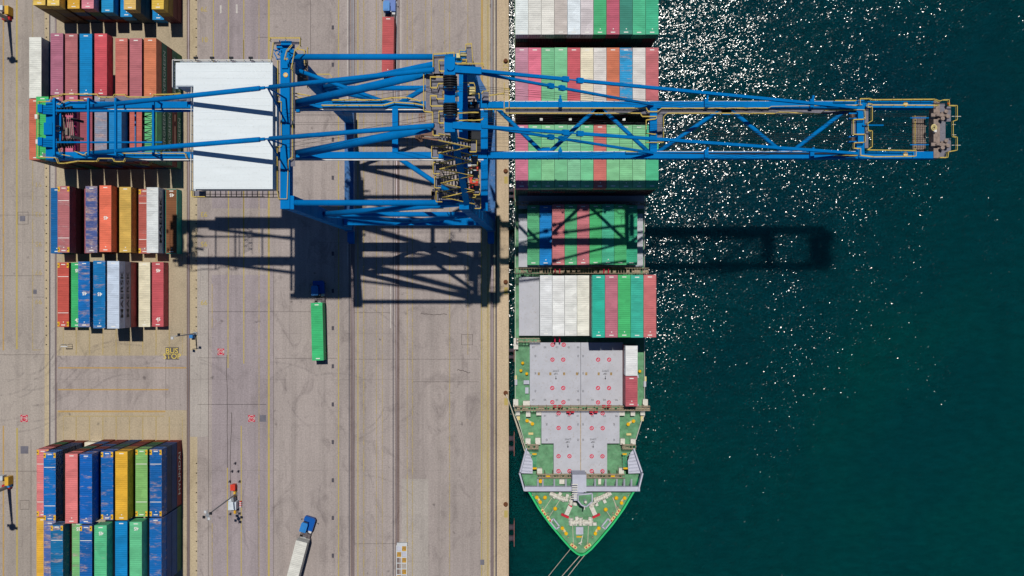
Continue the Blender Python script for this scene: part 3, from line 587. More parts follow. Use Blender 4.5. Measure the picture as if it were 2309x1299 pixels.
for x, y in ((1174.5, 835), (1187.5, 842), (1441.5, 836.5), (1178.5, 818)):
    m = MB(); c = P(x, y, ZD); m.tube(c, c + Vector((0, 0, .8)), .22, 10); m.sphere(c + Vector((0, 0, .9)), .34, 10, 6, .6); m.build('mushroom_vent', MATS['bollard yellow'], ship)
def bollards(x0, y0, x1, y1, base):
    m = MB(); a = P(x0, y0, base + .7); b_ = P(x1, y1, base + .7); a.z = b_.z = base; m.cur = 1; m.beam(a + Vector((0, 0, .12)), b_ + Vector((0, 0, .12)), .42, .24); m.cur = 0
    for q in (a, b_): m.tube(q, q + Vector((0, 0, .75)), .27, 12); m.disc(q + Vector((0, 0, .8)), (0, 0, 1), .36, .12, 14)
    m.build('mooring_bollard', [MATS['bollard yellow'], MATS['cream machinery']], ship)
for q in ((1188.5, 948.5, 1200.5, 955.5, ZD), (1428.5, 949.5, 1416.5, 956.5, ZD), (1210.5, 1121.5, 1218, 1132, ZF), (1268, 1191, 1276.5, 1203, ZF), (1408.5, 1123, 1401.5, 1134, ZF), (1350, 1191, 1342.5, 1203, ZF)): bollards(*q)
for x, y in ((1229, 1122.5), (1252, 1147.5), (1366, 1149.5), (1390, 1123.5)):
    m = MB(); c = P(x, y, ZF + .9); c.z = ZF; m.tube(c, c + Vector((0, 0, .7)), .25, 10); m.sphere(c + Vector((0, 0, .8)), .42, 12, 6, .55); m.build('mushroom_vent', MATS['bollard yellow'], ship)
def fairlead(x, y, ang, base):
    m = MB(); c = P(x, y, base + .4); c.z = base; d = Vector((math.cos(ang), math.sin(ang), 0)); m.beam(c - d * .75 + Vector((0, 0, .25)), c + d * .75 + Vector((0, 0, .25)), .55, .5)
    m.cur = 1
    for k in (-.35, .35): m.tube(c + d * k, c + d * k + Vector((0, 0, .7)), .17, 10)
    m.build('roller_fairlead', [MATS['cream machinery'], MATS['lift red']], ship)
for x, y, a_ in ((1226, 1155, -1.0), (1238, 1170.5, -.9), (1293.5, 1231.5, -.6), (1325, 1231.5, .6), (1381, 1170.5, .9), (1393, 1155, 1.0)): fairlead(x, y, a_, ZF)
def line_deck(pts, r=.06, z=ZF + .35, name='mooring_line'): m = MB(); m.path([P(x, y, z) for x, y in pts], r, 5); m.build(name, MATS['mooring rope'], ship)
for pts in (((1245, 1122), (1226, 1150)), ((1262, 1128), (1238, 1166)), ((1381, 1122), (1395, 1152)), ((1383, 1122), (1391, 1153)), ((1366, 1150), (1378, 1168)), ((1291, 1178), (1293, 1229)), ((1327, 1182), (1325, 1229))): line_deck(pts)
def winch(x0, y0, x1, y1, base, red=True):                  # windlass: drum, gear case and end discs
    a = P(x0, y0, base + .8); b_ = P(x1, y1, base + .8); d = (b_ - a).normalized(); m = MB()
    m.tube(a, b_, .27, 12); L_ = (b_ - a).length
    for k in (0, .28, .5, .75, 1): m.disc(a.lerp(b_, k), d, .5 if k in (.28, .75) else .4, .12, 14)
    m.beam(a.lerp(b_, .4) - Vector((0, 0, .3)), a.lerp(b_, .6) - Vector((0, 0, .3)), 1.0, .8); m.beam(a - Vector((0, 0, .6)), b_ - Vector((0, 0, .6)), .9, .3)
    nrm = Vector((-d.y, d.x, 0)); c = a.lerp(b_, .85); m.beam(c + nrm * .5 - Vector((0, 0, .2)), c + nrm * 1.2 - Vector((0, 0, .2)), .6, .6)
    m.build('mooring_winch', MATS['ship white'], ship)
for q in ((1240, 1113, 1262, 1124), (1262, 1124, 1280, 1128), (1378, 1113, 1356, 1124), (1356, 1124, 1340, 1129), (1290, 1120, 1287, 1138), (1330, 1135, 1337, 1141), (1288, 1180, 1304, 1178), (1314, 1178, 1332, 1180), (1309, 1168, 1309, 1184), (1288, 1169, 1288, 1184), (1332, 1169, 1332, 1184)): winch(*q, ZF)
for s in (0, 1):                                            # anchor chain stoppers
    f = (lambda x: x) if not s else (lambda x: 2618.5 - x)
    m = MB(); a = P(f(1286), 1140, ZF + .5); b_ = P(f(1277), 1160, ZF + .3); m.beam(a, b_, .9, .7); m.cur = 1
    c = P(f(1274), 1163, ZF + .3); m.beam(c + Vector((-.75, .35 if not s else -.35, 0)), c + Vector((.75, -.35 if not s else .35, 0)), .45, .5); m.beam(a + Vector((-.3, .3, .2)), a + Vector((.3, -.2, .2)), .3, .4)
    m.build('chain_stopper', [MATS['ship white'], MATS['lift red']], ship)
    m = MB(); c = P(f(1251), 1181, ZF + .3); d = Vector((.62, -.78 if not s else .78, 0)) * (1 if not s else -1); n_ = Vector((-d.y, d.x, 0))
    for k in (-1, 1): m.beam(c - d * 1.0 + n_ * .45 * k, c + d * 1.0 + n_ * .45 * k, .25, .5)
    m.beam(c - d - n_ * .5, c - d + n_ * .5, .25, .5); m.beam(c + d - n_ * .5, c + d + n_ * .5, .25, .5); m.build('anchor_pocket', MATS['ship light grey'], ship)
m = MB(); c = P(1307, 1197, ZF + .6); m.box(c.x - .75, c.x + .75, c.y - .75, c.y + .75, ZF, ZF + .6); m.cur = 1; m.sphere(c + Vector((0, .2, 0)), .12, 8, 5); m.sphere(c + Vector((0, -.2, 0)), .12, 8, 5); m.build('store_hatch', [MATS['ship light grey'], MATS['ship white']], ship)
m = MB(); c = P(1306.5, 1210.5, ZF + .2); m.box(c.x - .6, c.x + .6, c.y - .12, c.y + .12, ZF, ZF + .25); m.build('yellow_bar', MATS['bollard yellow'], ship)
m = MB(); a = P(1314, 1207, ZF + .5); b_ = P(1309, 1227, ZF + .4); m.beam(a, b_, .14, .2); m.beam(b_ + Vector((-.4, .1, 0)), b_ + Vector((.3, .5, 0)), .2, .3); m.tube(b_ - Vector((0, 0, .4)), b_ + Vector((0, .2, 1)), .1, 6); m.build('small_davit', MATS['ship white'], ship)
r_ = random.Random(9)
def pipes(m):
    for k in range(10): x = 1243 + k * 13; y = 1112 + r_.uniform(0, 3); m.tube(P(x, y, ZF + .1), P(x + r_.uniform(-8, 8), y + r_.uniform(8, 22), ZF + .1), .05, 5)
    for s in (-1, 1):
        for k in range(9): a = P(1308.5 + s * (108 - k * 11.5), 1116 + k * 13.5, ZF + .1); m.box(a.x - .12, a.x + .12, a.y - .12, a.y + .12, ZF, ZF + .5)
pm = MB(); pipes(pm); pm.build('deck_fittings', MATS['ship beige'], ship)['kind'] = 'stuff'
# breakwater and flared wings forward of the last hatch
for s in (0, 1):
    f = (lambda x: x) if not s else (lambda x: 27.96 - x)
    m = MB(); q = [P(1186, 1014, 9), P(1172.5, 1067, 11), P(1201, 1068, 11), P(1201, 1040, 10), P(1193, 1020, 9.2)]
    q = [Vector((f(v.x), v.y, v.z)) for v in q]; m.add(q + [v - Vector((0, 0, .3)) for v in q], [(0, 1, 2, 3, 4) if not s else (4, 3, 2, 1, 0)] + [(i, 5 + i, 5 + (i + 1) % 5, (i + 1) % 5) for i in range(5)])
    for k in range(6):                                      # stiffeners on the wing plate
        y = 1024 + k * 7.5; a = P(1184 - k * 1.7, y, 9.6 + k * .26); b_ = P(1199, y + 2, 9.8 + k * .24); m.beam((f(a.x), a.y, a.z), (f(b_.x), b_.y, b_.z), .12, .3)
    ed = [P(1186, 1014, 9.4), P(1172, 1067, 12), P(1183, 1107, 12.6)]
    for a, b_ in zip(ed, ed[1:]): m.beam((f(a.x), a.y, a.z), (f(b_.x), b_.y, b_.z), .28, 1.6)
    m.build('wing_bulwark', MATS['ship light grey'], ship)
    m = MB(); q = [P(1176, 1070, 10), P(1213, 1070, 10), P(1213, 1096, 10), P(1184, 1096, 10)]; m.prism([(f(v.x), v.y) for v in q], 9.7, 10); m.build('wing_deck', MATS['deck green'], ship)
    m = MB(); a = P(1205, 1024, 8); b_ = P(1205, 1056, 9.6)
    for k in (-.32, .32): m.beam((f(a.x) + k, a.y, 8), (f(a.x) + k, b_.y, 9.6), .08, .12)
    for k in range(11): y = a.y + (b_.y - a.y) * k / 10; m.beam((f(a.x) - .32, y, 8 + .16 * k), (f(a.x) + .32, y, 8 + .16 * k), .09, .06)
    m.cur = 1
    for q in (a, b_): m.box(f(a.x) - .45, f(a.x) + .45, q.y - .18, q.y + .18, q.z, q.z + .1)
    m.build('deck_ladder', [MATS['ladder green'], MATS['bollard yellow']], ship)
m = MB(); zb = 13.0
a = P(1183.5, 1108, zb); b_ = P(1443, 1098, zb); m.box(a.x, b_.x, a.y, b_.y, zb - .3, zb); m.box(a.x, b_.x, a.y, a.y + .3, ZD, zb - .3); m.box(a.x, b_.x, b_.y - .06, b_.y, zb - 1.2, zb - .3)
for x in (1213, 1224, 1250, 1276, 1290, 1342, 1366, 1391, 1408, 1424):   # triangular brackets behind the wall
    p0 = P(x, 1098, zb - .2); p1 = P(x, 1080, 10); w_ = .16
    m.add([(p0.x - w_, p0.y, p0.z), (p0.x + w_, p0.y, p0.z), (p1.x - w_, p1.y, p1.z), (p1.x + w_, p1.y, p1.z), (p0.x - w_, p0.y, 10), (p0.x + w_, p0.y, 10)], [(0, 1, 3, 2), (0, 2, 4), (1, 5, 3)])
m.build('breakwater', MATS['ship light grey'], ship)
m = MB(); a = P(1190, 1099, 9.6); b_ = P(1430, 1076, 9.6); m.box(a.x, b_.x, a.y, b_.y, 9.3, 9.6); m.build('breakwater_deck', MATS['deck green'], ship)
boxes('deck_ventilator', MATS['ship white'], [(1267, 1086, .9, .8), (1352, 1086, .5, 1.0)], 0, .8, 9.6)
m = MB(); c = P(1219, 1085, 10.2); m.tube((c.x, c.y, 9.6), (c.x, c.y, 10.3), .4, 12); m.build('mushroom_vent', MATS['bollard yellow'], ship)
boxes('cream_locker', MATS['bollard yellow'], [(1236, 1074, .8, .3), (1382, 1074, .8, .3)], 0, .5, 9.8, False)
# foremast with its platform
m = MB(); p0 = P(1307, 1100, 16); m.box(p0.x - 1.3, p0.x + 1.5, p0.y - 1.3, p0.y + 2.2, 9.6, 14); m.box(p0.x - 1.1, p0.x + .9, p0.y - 2.8, p0.y - 1.3, 9.6, 15); m.cur = 1
hexp = [P(1303, 1115, 16.5), P(1335, 1112, 16.5), P(1335, 1130, 16.5), P(1321, 1142, 16.5), P(1311, 1138, 16.5), P(1303, 1128, 16.5)]; m.prism([(v.x, v.y) for v in hexp], 16.2, 16.5); m.cur = 0
for i in range(6): m.beam(hexp[i] + Vector((0, 0, .2)), hexp[(i + 1) % 6] + Vector((0, 0, .2)), .22, .6)
c = P(1319, 1128, 16.5); m.tube((c.x, c.y, ZF), (c.x, c.y, 16.2), .45, 12, .35); m.tube(c, c + Vector((0, 0, 1.6)), .3, 10, .2); m.cur = 2; m.sphere(c + Vector((0, 0, 1.7)), .32, 10, 6)
for k in range(7): m.box(p0.x - 1.5, p0.x - .4, p0.y - 2.4 + k * .5, p0.y - 2.2 + k * .5, 15 + k * .2, 15.06 + k * .2)
m.build('foremast', [MATS['ship light grey'], MATS['deck green'], MATS['ship white']], ship)
m = MB(); m.tube(P(1318, 1141, 16.6), P(1318, 1150, 17), .12, 8); m.build('mast_arm', MATS['ship white'], ship)
# containers on board
def SXc(i): return .65 + 2.505 * i + CW / 2
BAY = {0: 60.9, 1: 46.15, 2: 31.35, 3: 16.9, 4: 2.55}
BN = ['rearmost bay', 'bay above boom', 'bay under boom', 'low bay below boom', 'bay beside bare hatches']
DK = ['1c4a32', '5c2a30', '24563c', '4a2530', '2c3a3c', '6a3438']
def bay(k, cols):
    for i, (n, hc, top, kw) in cols.items():
        h = 2.896 if hc else 2.591
        for l in range(n):
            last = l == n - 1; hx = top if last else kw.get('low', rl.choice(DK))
            q = {a: b for a, b in kw.items() if a != 'low'} if last else {}
            sc = 1000 if last else (150 + l if (k == 2 or (k < 2 and l > 1)) else 120 if k > 2 and i in (6, 10) else 60 if i in (0, 10) or k > 2 else 30)
            want(sc, SXc(i), BAY[k] - 6.096 + rl.uniform(-.03, .03), ZH + l * h + .02, 40, hc, hx, f"{colour_word(hx)} container, {level_words(l, n)} {ORD[i]} ship stack from quay, {BN[k]}", 'containers stacked on the ship', marks=last, **q)
r0 = ['e0e8e8', 'dcdcd6', 'e0dfd8', 'c6beb9', 'dfe9ef', 'cec7ca', '4ab468', 'ba5068', '3c8c66', '50be8a', '44ba88']
r1 = ['c07c94', 'e06a86', '78c48c', '80cc94', 'c8505e', 'e2dac2', 'dad6d2', 'cc6a50', '2a9ad0', 'd8d4d0', 'c2606a']
r2 = ['c86884', '6ec488', '84cc90', '78c48c', '84ca98', '74ca90', 'c86460', '84cc90', '80c88c', '86cc92', '50c088']
bay(0, {i: (5, 1, c, Y(wear=.28)) for i, c in enumerate(r0)}); bay(1, {i: (5, 1, c, Y(wear=.46 if i == 8 else .36 if i == 5 else .27)) for i, c in enumerate(r1)}); bay(2, {i: (5, 1, c, Y(wear=.27)) for i, c in enumerate(r2)})
bay(3, {i: (n, 1 if n == 1 else 0, c, Y(wear=.26)) for i, n, c in ((1, 1, '5ab46c'), (2, 1, '0d84cc'), (3, 2, 'c86c74'), (4, 2, '5ab478'), (5, 2, 'c46874'), (6, 2, '4cbc70'), (7, 2, '4cbc90'), (8, 2, '50bc74'), (9, 1, '3cb484'))})
bay(4, {i: (n, hc, c, Y(wear=.3)) for i, n, hc, c in ((2, 2, 0, 'dadde0'), (3, 2, 0, 'e4e6e6'), (4, 2, 0, 'e0e2e0'), (5, 2, 0, 'e4e4da'), (6, 4, 1, '2cb898'), (7, 4, 1, 'ba6478'), (8, 4, 1, '48bc60'), (9, 4, 1, '3cb898'), (10, 4, 1, 'c8646a'))})
for yy, hx, wd in ((P(0, 779.7, 12.7).y - 3.03, 'e0e2e4', 'short white container, {} of the pair standing on the right side deck'), (P(0, 848.6, 12.7).y - 3.05, 'b24c5a', 'short red container, {} of the pair standing on the right side deck')):
    for l in (0, 1): container(P(1410.5, 0, 12.7).x + CW / 2, yy, ZH + .02 + l * 2.591, 20, 0, hx if l else '8a3a44', (wd if l else wd.replace('white', 'dark red').replace('short red', 'short dark red')).format('upper' if l else 'lower') + ('' if l else (' aft' if hx[0] == 'e' else ' forward')), 'containers stacked on the ship', marks=l == 1)
build_queue(282)
m = MB(); a = P(1405.8, 919, ZH); b_ = P(1440, 779, ZH)
for x in (a.x + .3, b_.x - .3):
    for y in (a.y + .4, (a.y + b_.y) / 2, b_.y - .4): m.box(x - .3, x + .3, y - .3, y + .3, ZD, ZH)
m.build('container_pedestal', MATS['ship light grey'], ship)
# mooring ropes to the quay
def rope(name, label, pts, r=.09, group='mooring ropes of the ship'): m = MB(); m.path(pts, r, 6); return tag(m.build(name, MATS['mooring rope']), label, 'mooring rope', group)
def sag(a, b_, s_, n=14): return [a.lerp(b_, i / n) - Vector((0, 0, s_ * 4 * (i / n) * (1 - i / n))) for i in range(n + 1)]
qb = P(1140, 886, .5)
rope('mooring_rope', 'outer rope from the brown quay bollard to the ship side', sag(qb, P(1186, 1012, 8.6), .6)); rope('mooring_rope', 'inner rope from the brown quay bollard to the ship side', sag(qb + Vector((.15, -.1, 0)), P(1183.5, 1018, 9.4), 1.0))
rope('mooring_rope', 'thin rope from the left side of the bow towards bottom left', sag(P(1288, 1236, ZF), P(1205, 1340, 0), .3), .06)
rope('mooring_rope', 'thick rope leaving the very tip of the bow', sag(P(1312, 1248, ZF), P(1225, 1350, 0), .3), .08); rope('mooring_rope', 'rope leaving the right side of the bow tip', sag(P(1328, 1240, ZF), P(1234, 1360, 0), .3), .08)
# ------------------------------------------------------------------ ship-to-shore crane
mat('crane blue', '0275be', .75, var=.12, scale=.35, stretch=(1, .3, 1), grime='0c5c98').node_tree.nodes['Principled BSDF'].inputs['Specular IOR Level'].default_value = .04; mat('crane rail yellow', 'd9bf62', .6, var=.12, scale=2); mat('house white', 'dde6ea', .5, var=.05, scale=.5, stretch=(.3, 1.5, 1), grime='c9d0d2')
mat('house wall', 'a9b6c2', .6, var=.06); mat('grating', '7a7984', .8, var=.25, scale=4); mat('machine grey', '8f8078', .6, var=.3, scale=3); mat('dark machinery', '23272e', .6, var=.3); mat('sheave steel', '6a5a50', .5, .3)
mat('spreader pink', 'd23a72', .5); mat('rope black', '1b1d22', .5); mat('crane white', 'dcdcd8', .5); mat('reel brown', '8a6a5c', .7, var=.2); mat('warning yellow', 'e0b43a', .6); mat('sill blue', '3a6aa0', .6, var=.25, scale=1, grime='8f93ad'); mat('beacon orange', 'e0621e', .5)
BL, YR, GR, RP = MATS['crane blue'], MATS['crane rail yellow'], MATS['grating'], MATS['rope black']
XL, XW, YS, YN, ZT = -34.4, -4.5, 13.2, 35.8, 57.0
ZG = 54.0                                                   # top of boom girders
YGS, YGN = P(0, 349.5, ZG).y, P(0, 236, ZG).y
crane = empty('quay_crane', (-19, 24.5, 0), 'tall blue gantry crane on rails with its long boom over the ship', 'crane')
def part(name, fn, mats=BL, parent=crane, smooth=False):
    m = MB(); fn(m); return m.build(name, mats, parent, smooth)
def gx(px, z=ZG): return P(px, 0, z).x
def gy_(py, z=ZG): return P(0, py, z).y
# legs, sills, bogies
for x0, x1 in ((XL, XL), (XW, -7.4)):
    for y in (YS, YN):
        def leg(m):
            a = Vector((x0, y, 3.4)); b = Vector((x1, y, ZT)); m.beam(a, b, 1.5, 2.1)
            for k in range(1, 9): q = a.lerp(b, k / 9); m.beam(q - Vector((0, 0, .08)), q + Vector((0, 0, .08)), 1.56, 2.16)
        lg = part('leg', leg)
        def bog(m):
            m.box(x0 - .7, x0 + .7, y - 3.4, y + 3.4, 1.5, 2.4)
            for s in (-1, 1): m.box(x0 - .6, x0 + .6, y + s * 2.2 - 1.5, y + s * 2.2 + 1.5, .7, 1.5)
            m.cur = 1
            for s in (-2.9, -1.5, 1.5, 2.9): m.disc((x0, y + s, .5), (1, 0, 0), .48, .5, 14)
        part('bogie', bog, [BL, MATS['dark machinery']])
for x in (XL, XW): part('sill_beam', lambda m: m.box(x - .95, x + .95, YS - 1.2, YN + 1.2, 2.4, 4.4), MATS['sill blue'])
for y in (YS, YN):
    part('portal_beam', lambda m: m.box(XL + 1, XW - 1.4, y - .7, y + .7, 14.2, 16.2))
    part('portal_tube', lambda m: m.tube((XL, y, 34), (-6, y, 34), .45, 12))
    part('top_tube', lambda m: m.tube((XL, y, ZT - .6), (-7.4, y, ZT - .6), .47, 14), smooth=True)
    part('frame_diagonal', lambda m: m.tube((XL, y, 34), (-7.2, y, ZT - 1), .5, 12), smooth=True)
    part('frame_diagonal', lambda m: m.tube((XL, y, 34), (-20, y, 16.2), .42, 12), smooth=True)
    part('frame_diagonal', lambda m: m.tube((-5.7, y, 34), (-20, y, 16.2), .42, 12), smooth=True)
for x, z, h, w_ in ((gx(642.5, 57.3), 57.3, 2.2, 1.45), (gx(1092, 53.6), 53.6, 1.6, 1.1)): part('cross_girder', lambda m: m.box(x - w_ / 2, x + w_ / 2, YS - 1.0, YN + 1.2 if w_ > 1.2 else gy_(212, 53.6), z - h, z))
part('cross_girder', lambda m: m.box(-8.2, -6.9, YS, YN, 55.2, 57))
# main girders: landward part and boom, each a box with a rail on top
for y, s in ((YGN, 1), (YGS, -1)):
    def gird(m):
        m.box(gx(103), gx(1098), y - .5, y + .5, ZG - 2.9, ZG); m.cur = 1; m.box(gx(240), gx(1090), y - .78, y - .5, ZG - .5, ZG - .38)
    part('landward_girder', gird, [BL, MATS['crane white']])
    def boom(m):
        m.box(gx(1100.5), gx(1466), y - .49, y + .49, ZG - 1.8, ZG); m.box(gx(1466), gx(2112), y - .53, y + .53, ZG - 1.7, ZG + .06); m.cur = 1; m.box(gx(1101), gx(1935), y + .53, y + .66, ZG - .5, ZG - .36)
        m.cur = 0
        for px in (1263, 1591, 1828): m.box(gx(px) - .3, gx(px) + .3, y - .56, y + .75, ZG, ZG + .8); m.beam((gx(px), y, ZG + .6), (gx(px) + (.2 if px > 1300 else 0), y + (1.3 if s > 0 else 1.1), ZG + .6), .3, .5)
        for k in range(40): x = gx(1110 + k * 25); m.box(x - .05, x + .05, y - .57, y + .57, ZG - 1.75, ZG + .03)
    part('boom_girder', boom, [BL, MATS['crane white']])
part('boom_tie', lambda m: m.box(gx(1466), gx(1482), YGS, YGN, ZG - 1.4, ZG - .1)); part('boom_tie', lambda m: m.box(gx(1931), gx(1948), YGS - .6, YGN + .7, ZG - 1.2, ZG + .2))
part('girder_tie', lambda m: m.box(gx(884), gx(897), YGS, YGN, ZG - 1.6, ZG - .1)); part('girder_tie', lambda m: m.box(gx(104), gx(121), YGS - .8, YGN + .8, ZG - 2, ZG + .1))
nod = [(1115, YGN), (1231, YGS), (1352, YGN), (1473, YGS), (1640, YGN), (1777, YGS), (1925, YGN)]
for (a, ya), (b_, yb) in zip(nod, nod[1:]): part('boom_brace', lambda m: m.tube((gx(a), ya, ZG - .9), (gx(b_), yb, ZG - .9), .34, 10), smooth=True)
for px in (1231, 1777): part('gusset_plate', lambda m: m.prism([(gx(px - 14), YGS + .3), (gx(px + 14), YGS + .3), (gx(px + 9), YGS + 1.3), (gx(px - 9), YGS + 1.3)], ZG - 1.0, ZG - .6))
for px in (1352, 1640): part('gusset_plate', lambda m: m.prism([(gx(px - 16), YGN - .4), (gx(px + 16), YGN - .4), (gx(px + 8), YGN - 1.5), (gx(px - 8), YGN - 1.5)], ZG - 1.0, ZG - .6))
for y1, y0 in ((YS + 1.5, YGS), (YN - 1.5, YGN)):
    part('horizontal_brace', lambda m: m.tube((gx(890), y0, ZG - .9), (-9.2, y1, ZG - .4), .4, 12), smooth=True)
    part('horizontal_brace', lambda m: m.tube((gx(890), y0, ZG - .9), (XL + .8, y1, ZG - .4), .32, 10), smooth=True) if y1 > 30 else None
# A-frame, struts and stays
ZA = 79.0; XA = gx(1012, ZA); YAS, YAN = gy_(287, ZA), gy_(156, ZA)
for y0, y1 in ((YS, YAS), (YN, YAN)):
    part('mast_leg', lambda m: m.beam((-7.0, y0, ZT), (XA + .5, y1, ZA - .6), .9, .9))
    part('mast_strut', lambda m: m.tube((gx(664, 54.8), YGS if y1 == YAS else YGN, 54.6), (gx(968, 77), gy_(288 if y1 == YAS else 163, 77), 76.6), .66, 16, .56), smooth=True)
    py0, py1 = (157, 241) if y1 == YAN else (283, 346)
    A = P(978, py0, ZA); B = P(196, py1, ZG + .4); t_ = .47
    for i in range(60):
        J = A.lerp(B, i / 60)
        if CX + J.x * FPX / (CAM_H - J.z) < 608: break
    part('back_stay', lambda m: (m.tube(A, A.lerp(J, .985), .33, 10), m.tube(A.lerp(J, .985), J.lerp(B, .015), .14, 8), m.tube(J.lerp(B, .04), B, .36, 10), m.tube(J.lerp(B, .015), J.lerp(B, .04), .24, 8)), smooth=True)
    for dy in (-2.6, 1.1): part('stay_support', lambda m: m.tube(J, (gx(645, 57.3), J.y * .985 + dy, 57.3), .13, 8))
    # fore stays with pin joints
    for (px_a, ya, za), (px_j, yj), (px_b, yb, zb) in (((1062, py0 + 1, ZA - .4), (1287, 0), (1932, 243 if y1 == YAN else 346, ZG + .5)), ((1082, py0 + 8 if y1 == YAN else 284, ZA - 1.2), (1252, 0), (1472, 236 if y1 == YAN else 345, ZG + .4))):
        A = P(px_a, ya, za); B = P(px_b, yb, zb)
        for i in range(100):
            J = A.lerp(B, i / 100)
            if CX + J.x * FPX / (CAM_H - J.z) > px_j: break
        def fs(m):
            d = (B - A).normalized(); q = .42 if px_j == 1287 else .34
            m.beam(A, J - d * 1.0, q, q * 1.3); m.beam(J - d * 1.0, J + d * 1.0, .16, .3); m.beam(J + d * 1.0, B, q, q * 1.3)
            for k in (-1.1, 1.1): m.beam(J + d * (k - .45), J + d * (k + .45), .72, .6)
        part('fore_stay', fs)
    part('apex_arm', lambda m: m.beam(P(1020, py0, ZA - .3), P(1085, py0 + 4, ZA - .8), .9, 1.0))
part('apex_beam', lambda m: m.box(XA - .6, XA + .8, YAS - .6, YAN + 1.5, ZA - 1.2, ZA))
for py in (187, 249):
    def shv(m):
        for k in range(6): m.disc((gx(1015, ZA + 1), gy_(py - 13 + k * 5.4, ZA + 1), ZA + 1), (0, 1, 0), .92, .14, 22)
        m.cur = 1; m.tube((gx(1015, ZA + 1), gy_(py - 17, ZA + 1), ZA + 1), (gx(1015, ZA + 1), gy_(py + 17, ZA + 1), ZA + 1), .45, 12)
        m.cur = 2; m.beam((gx(1003, ZA), gy_(py + 16, ZA), ZA + .6), (gx(1028, ZA), gy_(py + 16, ZA), ZA + .6), .4, 1.8); m.beam((gx(1003, ZA), gy_(py - 16, ZA), ZA + .6), (gx(1028, ZA), gy_(py - 16, ZA), ZA + .6), .4, 1.8)
    part('sheave_block', shv, [MATS['dark machinery'], MATS['sheave steel'], BL])
part('apex_cap', lambda m: (m.disc(P(1016, 150, ZA + .4), (0, 0, 1), .55, .2, 20), m.box(gx(1005, ZA), gx(1026, ZA), gy_(160, ZA), gy_(128, ZA), ZA - .8, ZA + .1)))
# machinery house
HR, HB = 60.0, 56.0
rp = [(398, 143), (613, 143), (613, 424.5), (438, 424.5), (438, 195), (398, 195)]
hp = [P(x, y, HR) for x, y in rp]
def house(m):
    m.prism([(v.x, v.y) for v in hp], HB, HR - .12); m.cur = 1; pts = [(v.x, v.y) for v in hp]
    n = len(pts); cx_ = sum(p[0] for p in pts) / n
    m.prism([(p[0] + (.12 if p[0] > cx_ else -.12), p[1] + (.12 if p[1] > 25 else -.12)) for p in pts], HR - .12, HR)
    x0, x1, y0, y1 = hp[3].x + .12, hp[2].x - .12, hp[2].y + .12, hp[0].y - .12
    k = int((y1 - y0) / 1.0)
    for i in range(k + 1): y = y0 + (y1 - y0) * i / k; m.box(x0 if y < hp[4].y else hp[0].x + .1, x1, y - .025, y + .025, HR, HR + .03)
hs = part('machinery_house', house, [MATS['house wall'], MATS['house white']])
part('house_support', lambda m: [m.box(gx(x, 55), gx(x, 55) + .5, hp[2].y + .3, hp[0].y - .3, 54.2, HB) for x in (445, 500, 560, 612)])
def gal(m):
    z = 56.3; a = P(438, 445, z); b_ = P(628, 431, z)
    m.cur = 1
    for k in range(17): x = a.x + (b_.x - a.x) * k / 16; m.box(x - .05, x + .05, a.y, b_.y, z - .1, z)
    for y in (a.y, (a.y + b_.y) / 2): m.box(a.x, b_.x, y - .04, y + .04, z - .12, z - .02)
    m.cur = 0; m.box(a.x, a.x + 1.8, a.y, b_.y, z - .1, z + .01); m.cur = 1; m.rail([(a.x + 2.2, a.y, z), (b_.x - 2, a.y, z)], 1.1, .05, 1.1)
    m.cur = 2; m.rail([(a.x, b_.y, z), (a.x, a.y, z), (a.x + 2, a.y, z)], 1.1, .06, 1.5)
part('gallery', gal, [GR, RP, YR], hs)
def roofrail(m):
    z = HR; a = P(392, 137, z - .5); b_ = P(612, 137, z - .5); c = P(436, 200, z - .8); d = P(434, 430, z - .8)
    a.z = b_.z = c.z = d.z = z - 1.0
    m.rail([(a.x, P(0, 197, z).y, z - 1), a, b_, (b_.x, b_.y - .5, z - 1)], 1.1, .055, 1.3); m.rail([c, d], 1.1, .055, 1.3)
    m.cur = 1; m.box(a.x, a.x + .75, P(0, 197, z).y, a.y, z - 1.1, z - 1); m.box(a.x, b_.x, a.y - .5, a.y, z - 1.1, z - 1); m.box(c.x - .1, c.x + .5, d.y, c.y, z - 1.1, z - 1)
part('house_railing', roofrail, [MATS['crane white'], MATS['house wall']], hs)
part('house_louvre', lambda m: m.box(gx(620, 58), gx(625.5, 58), gy_(330, 58), gy_(235, 58), 57, 58.4), MATS['crane white'], hs)
for x in (441, 478, 521, 565): part('roof_lamp', lambda m: (m.tube(P(x, 137, 60), P(x, 131, 60.3), .06, 6), m.box(P(x, 131, 60.3).x - .3, P(x, 131, 60.3).x + .3, P(x, 131, 60.3).y - .1, P(x, 131, 60.3).y + .2, 60.1, 60.4)), MATS['dark machinery'], hs)
# walkways with yellow rails (photo pixels, height)
def walk(px, z, wd=None, rails=True, name='walkway', open_=False, parent=crane):
    pts = [P(x, y, z) for x, y in px]
    def f(m):
        if wd:
            for a, b in zip(pts, pts[1:]): m.beam(a - Vector((0, 0, .05)), b - Vector((0, 0, .05)), wd, .08)
        if rails: m.cur = 1; m.rail(pts, 1.1, .05, 1.6)
    return part(name, f, [GR, YR], parent)
def plat(x0, y0, x1, y1, z): part('platform', lambda m: m.box(gx(x0, z), gx(x1, z), gy_(y1, z), gy_(y0, z), z - .12, z), GR)
def rail(px, z): return walk(px, z, None, True, 'guard_rail')
ZWk = 53.4
plat(1140, 247, 1936, 257, ZWk)
rail([(1092, 249), (1140, 249), (1140, 246), (1455, 246), (1459, 254), (1481, 254), (1490, 246.5), (1730, 246), (1735, 243), (1800, 242), (1870, 241), (1938, 239.5)], ZWk); rail([(1137, 190), (1137, 256)], ZWk)
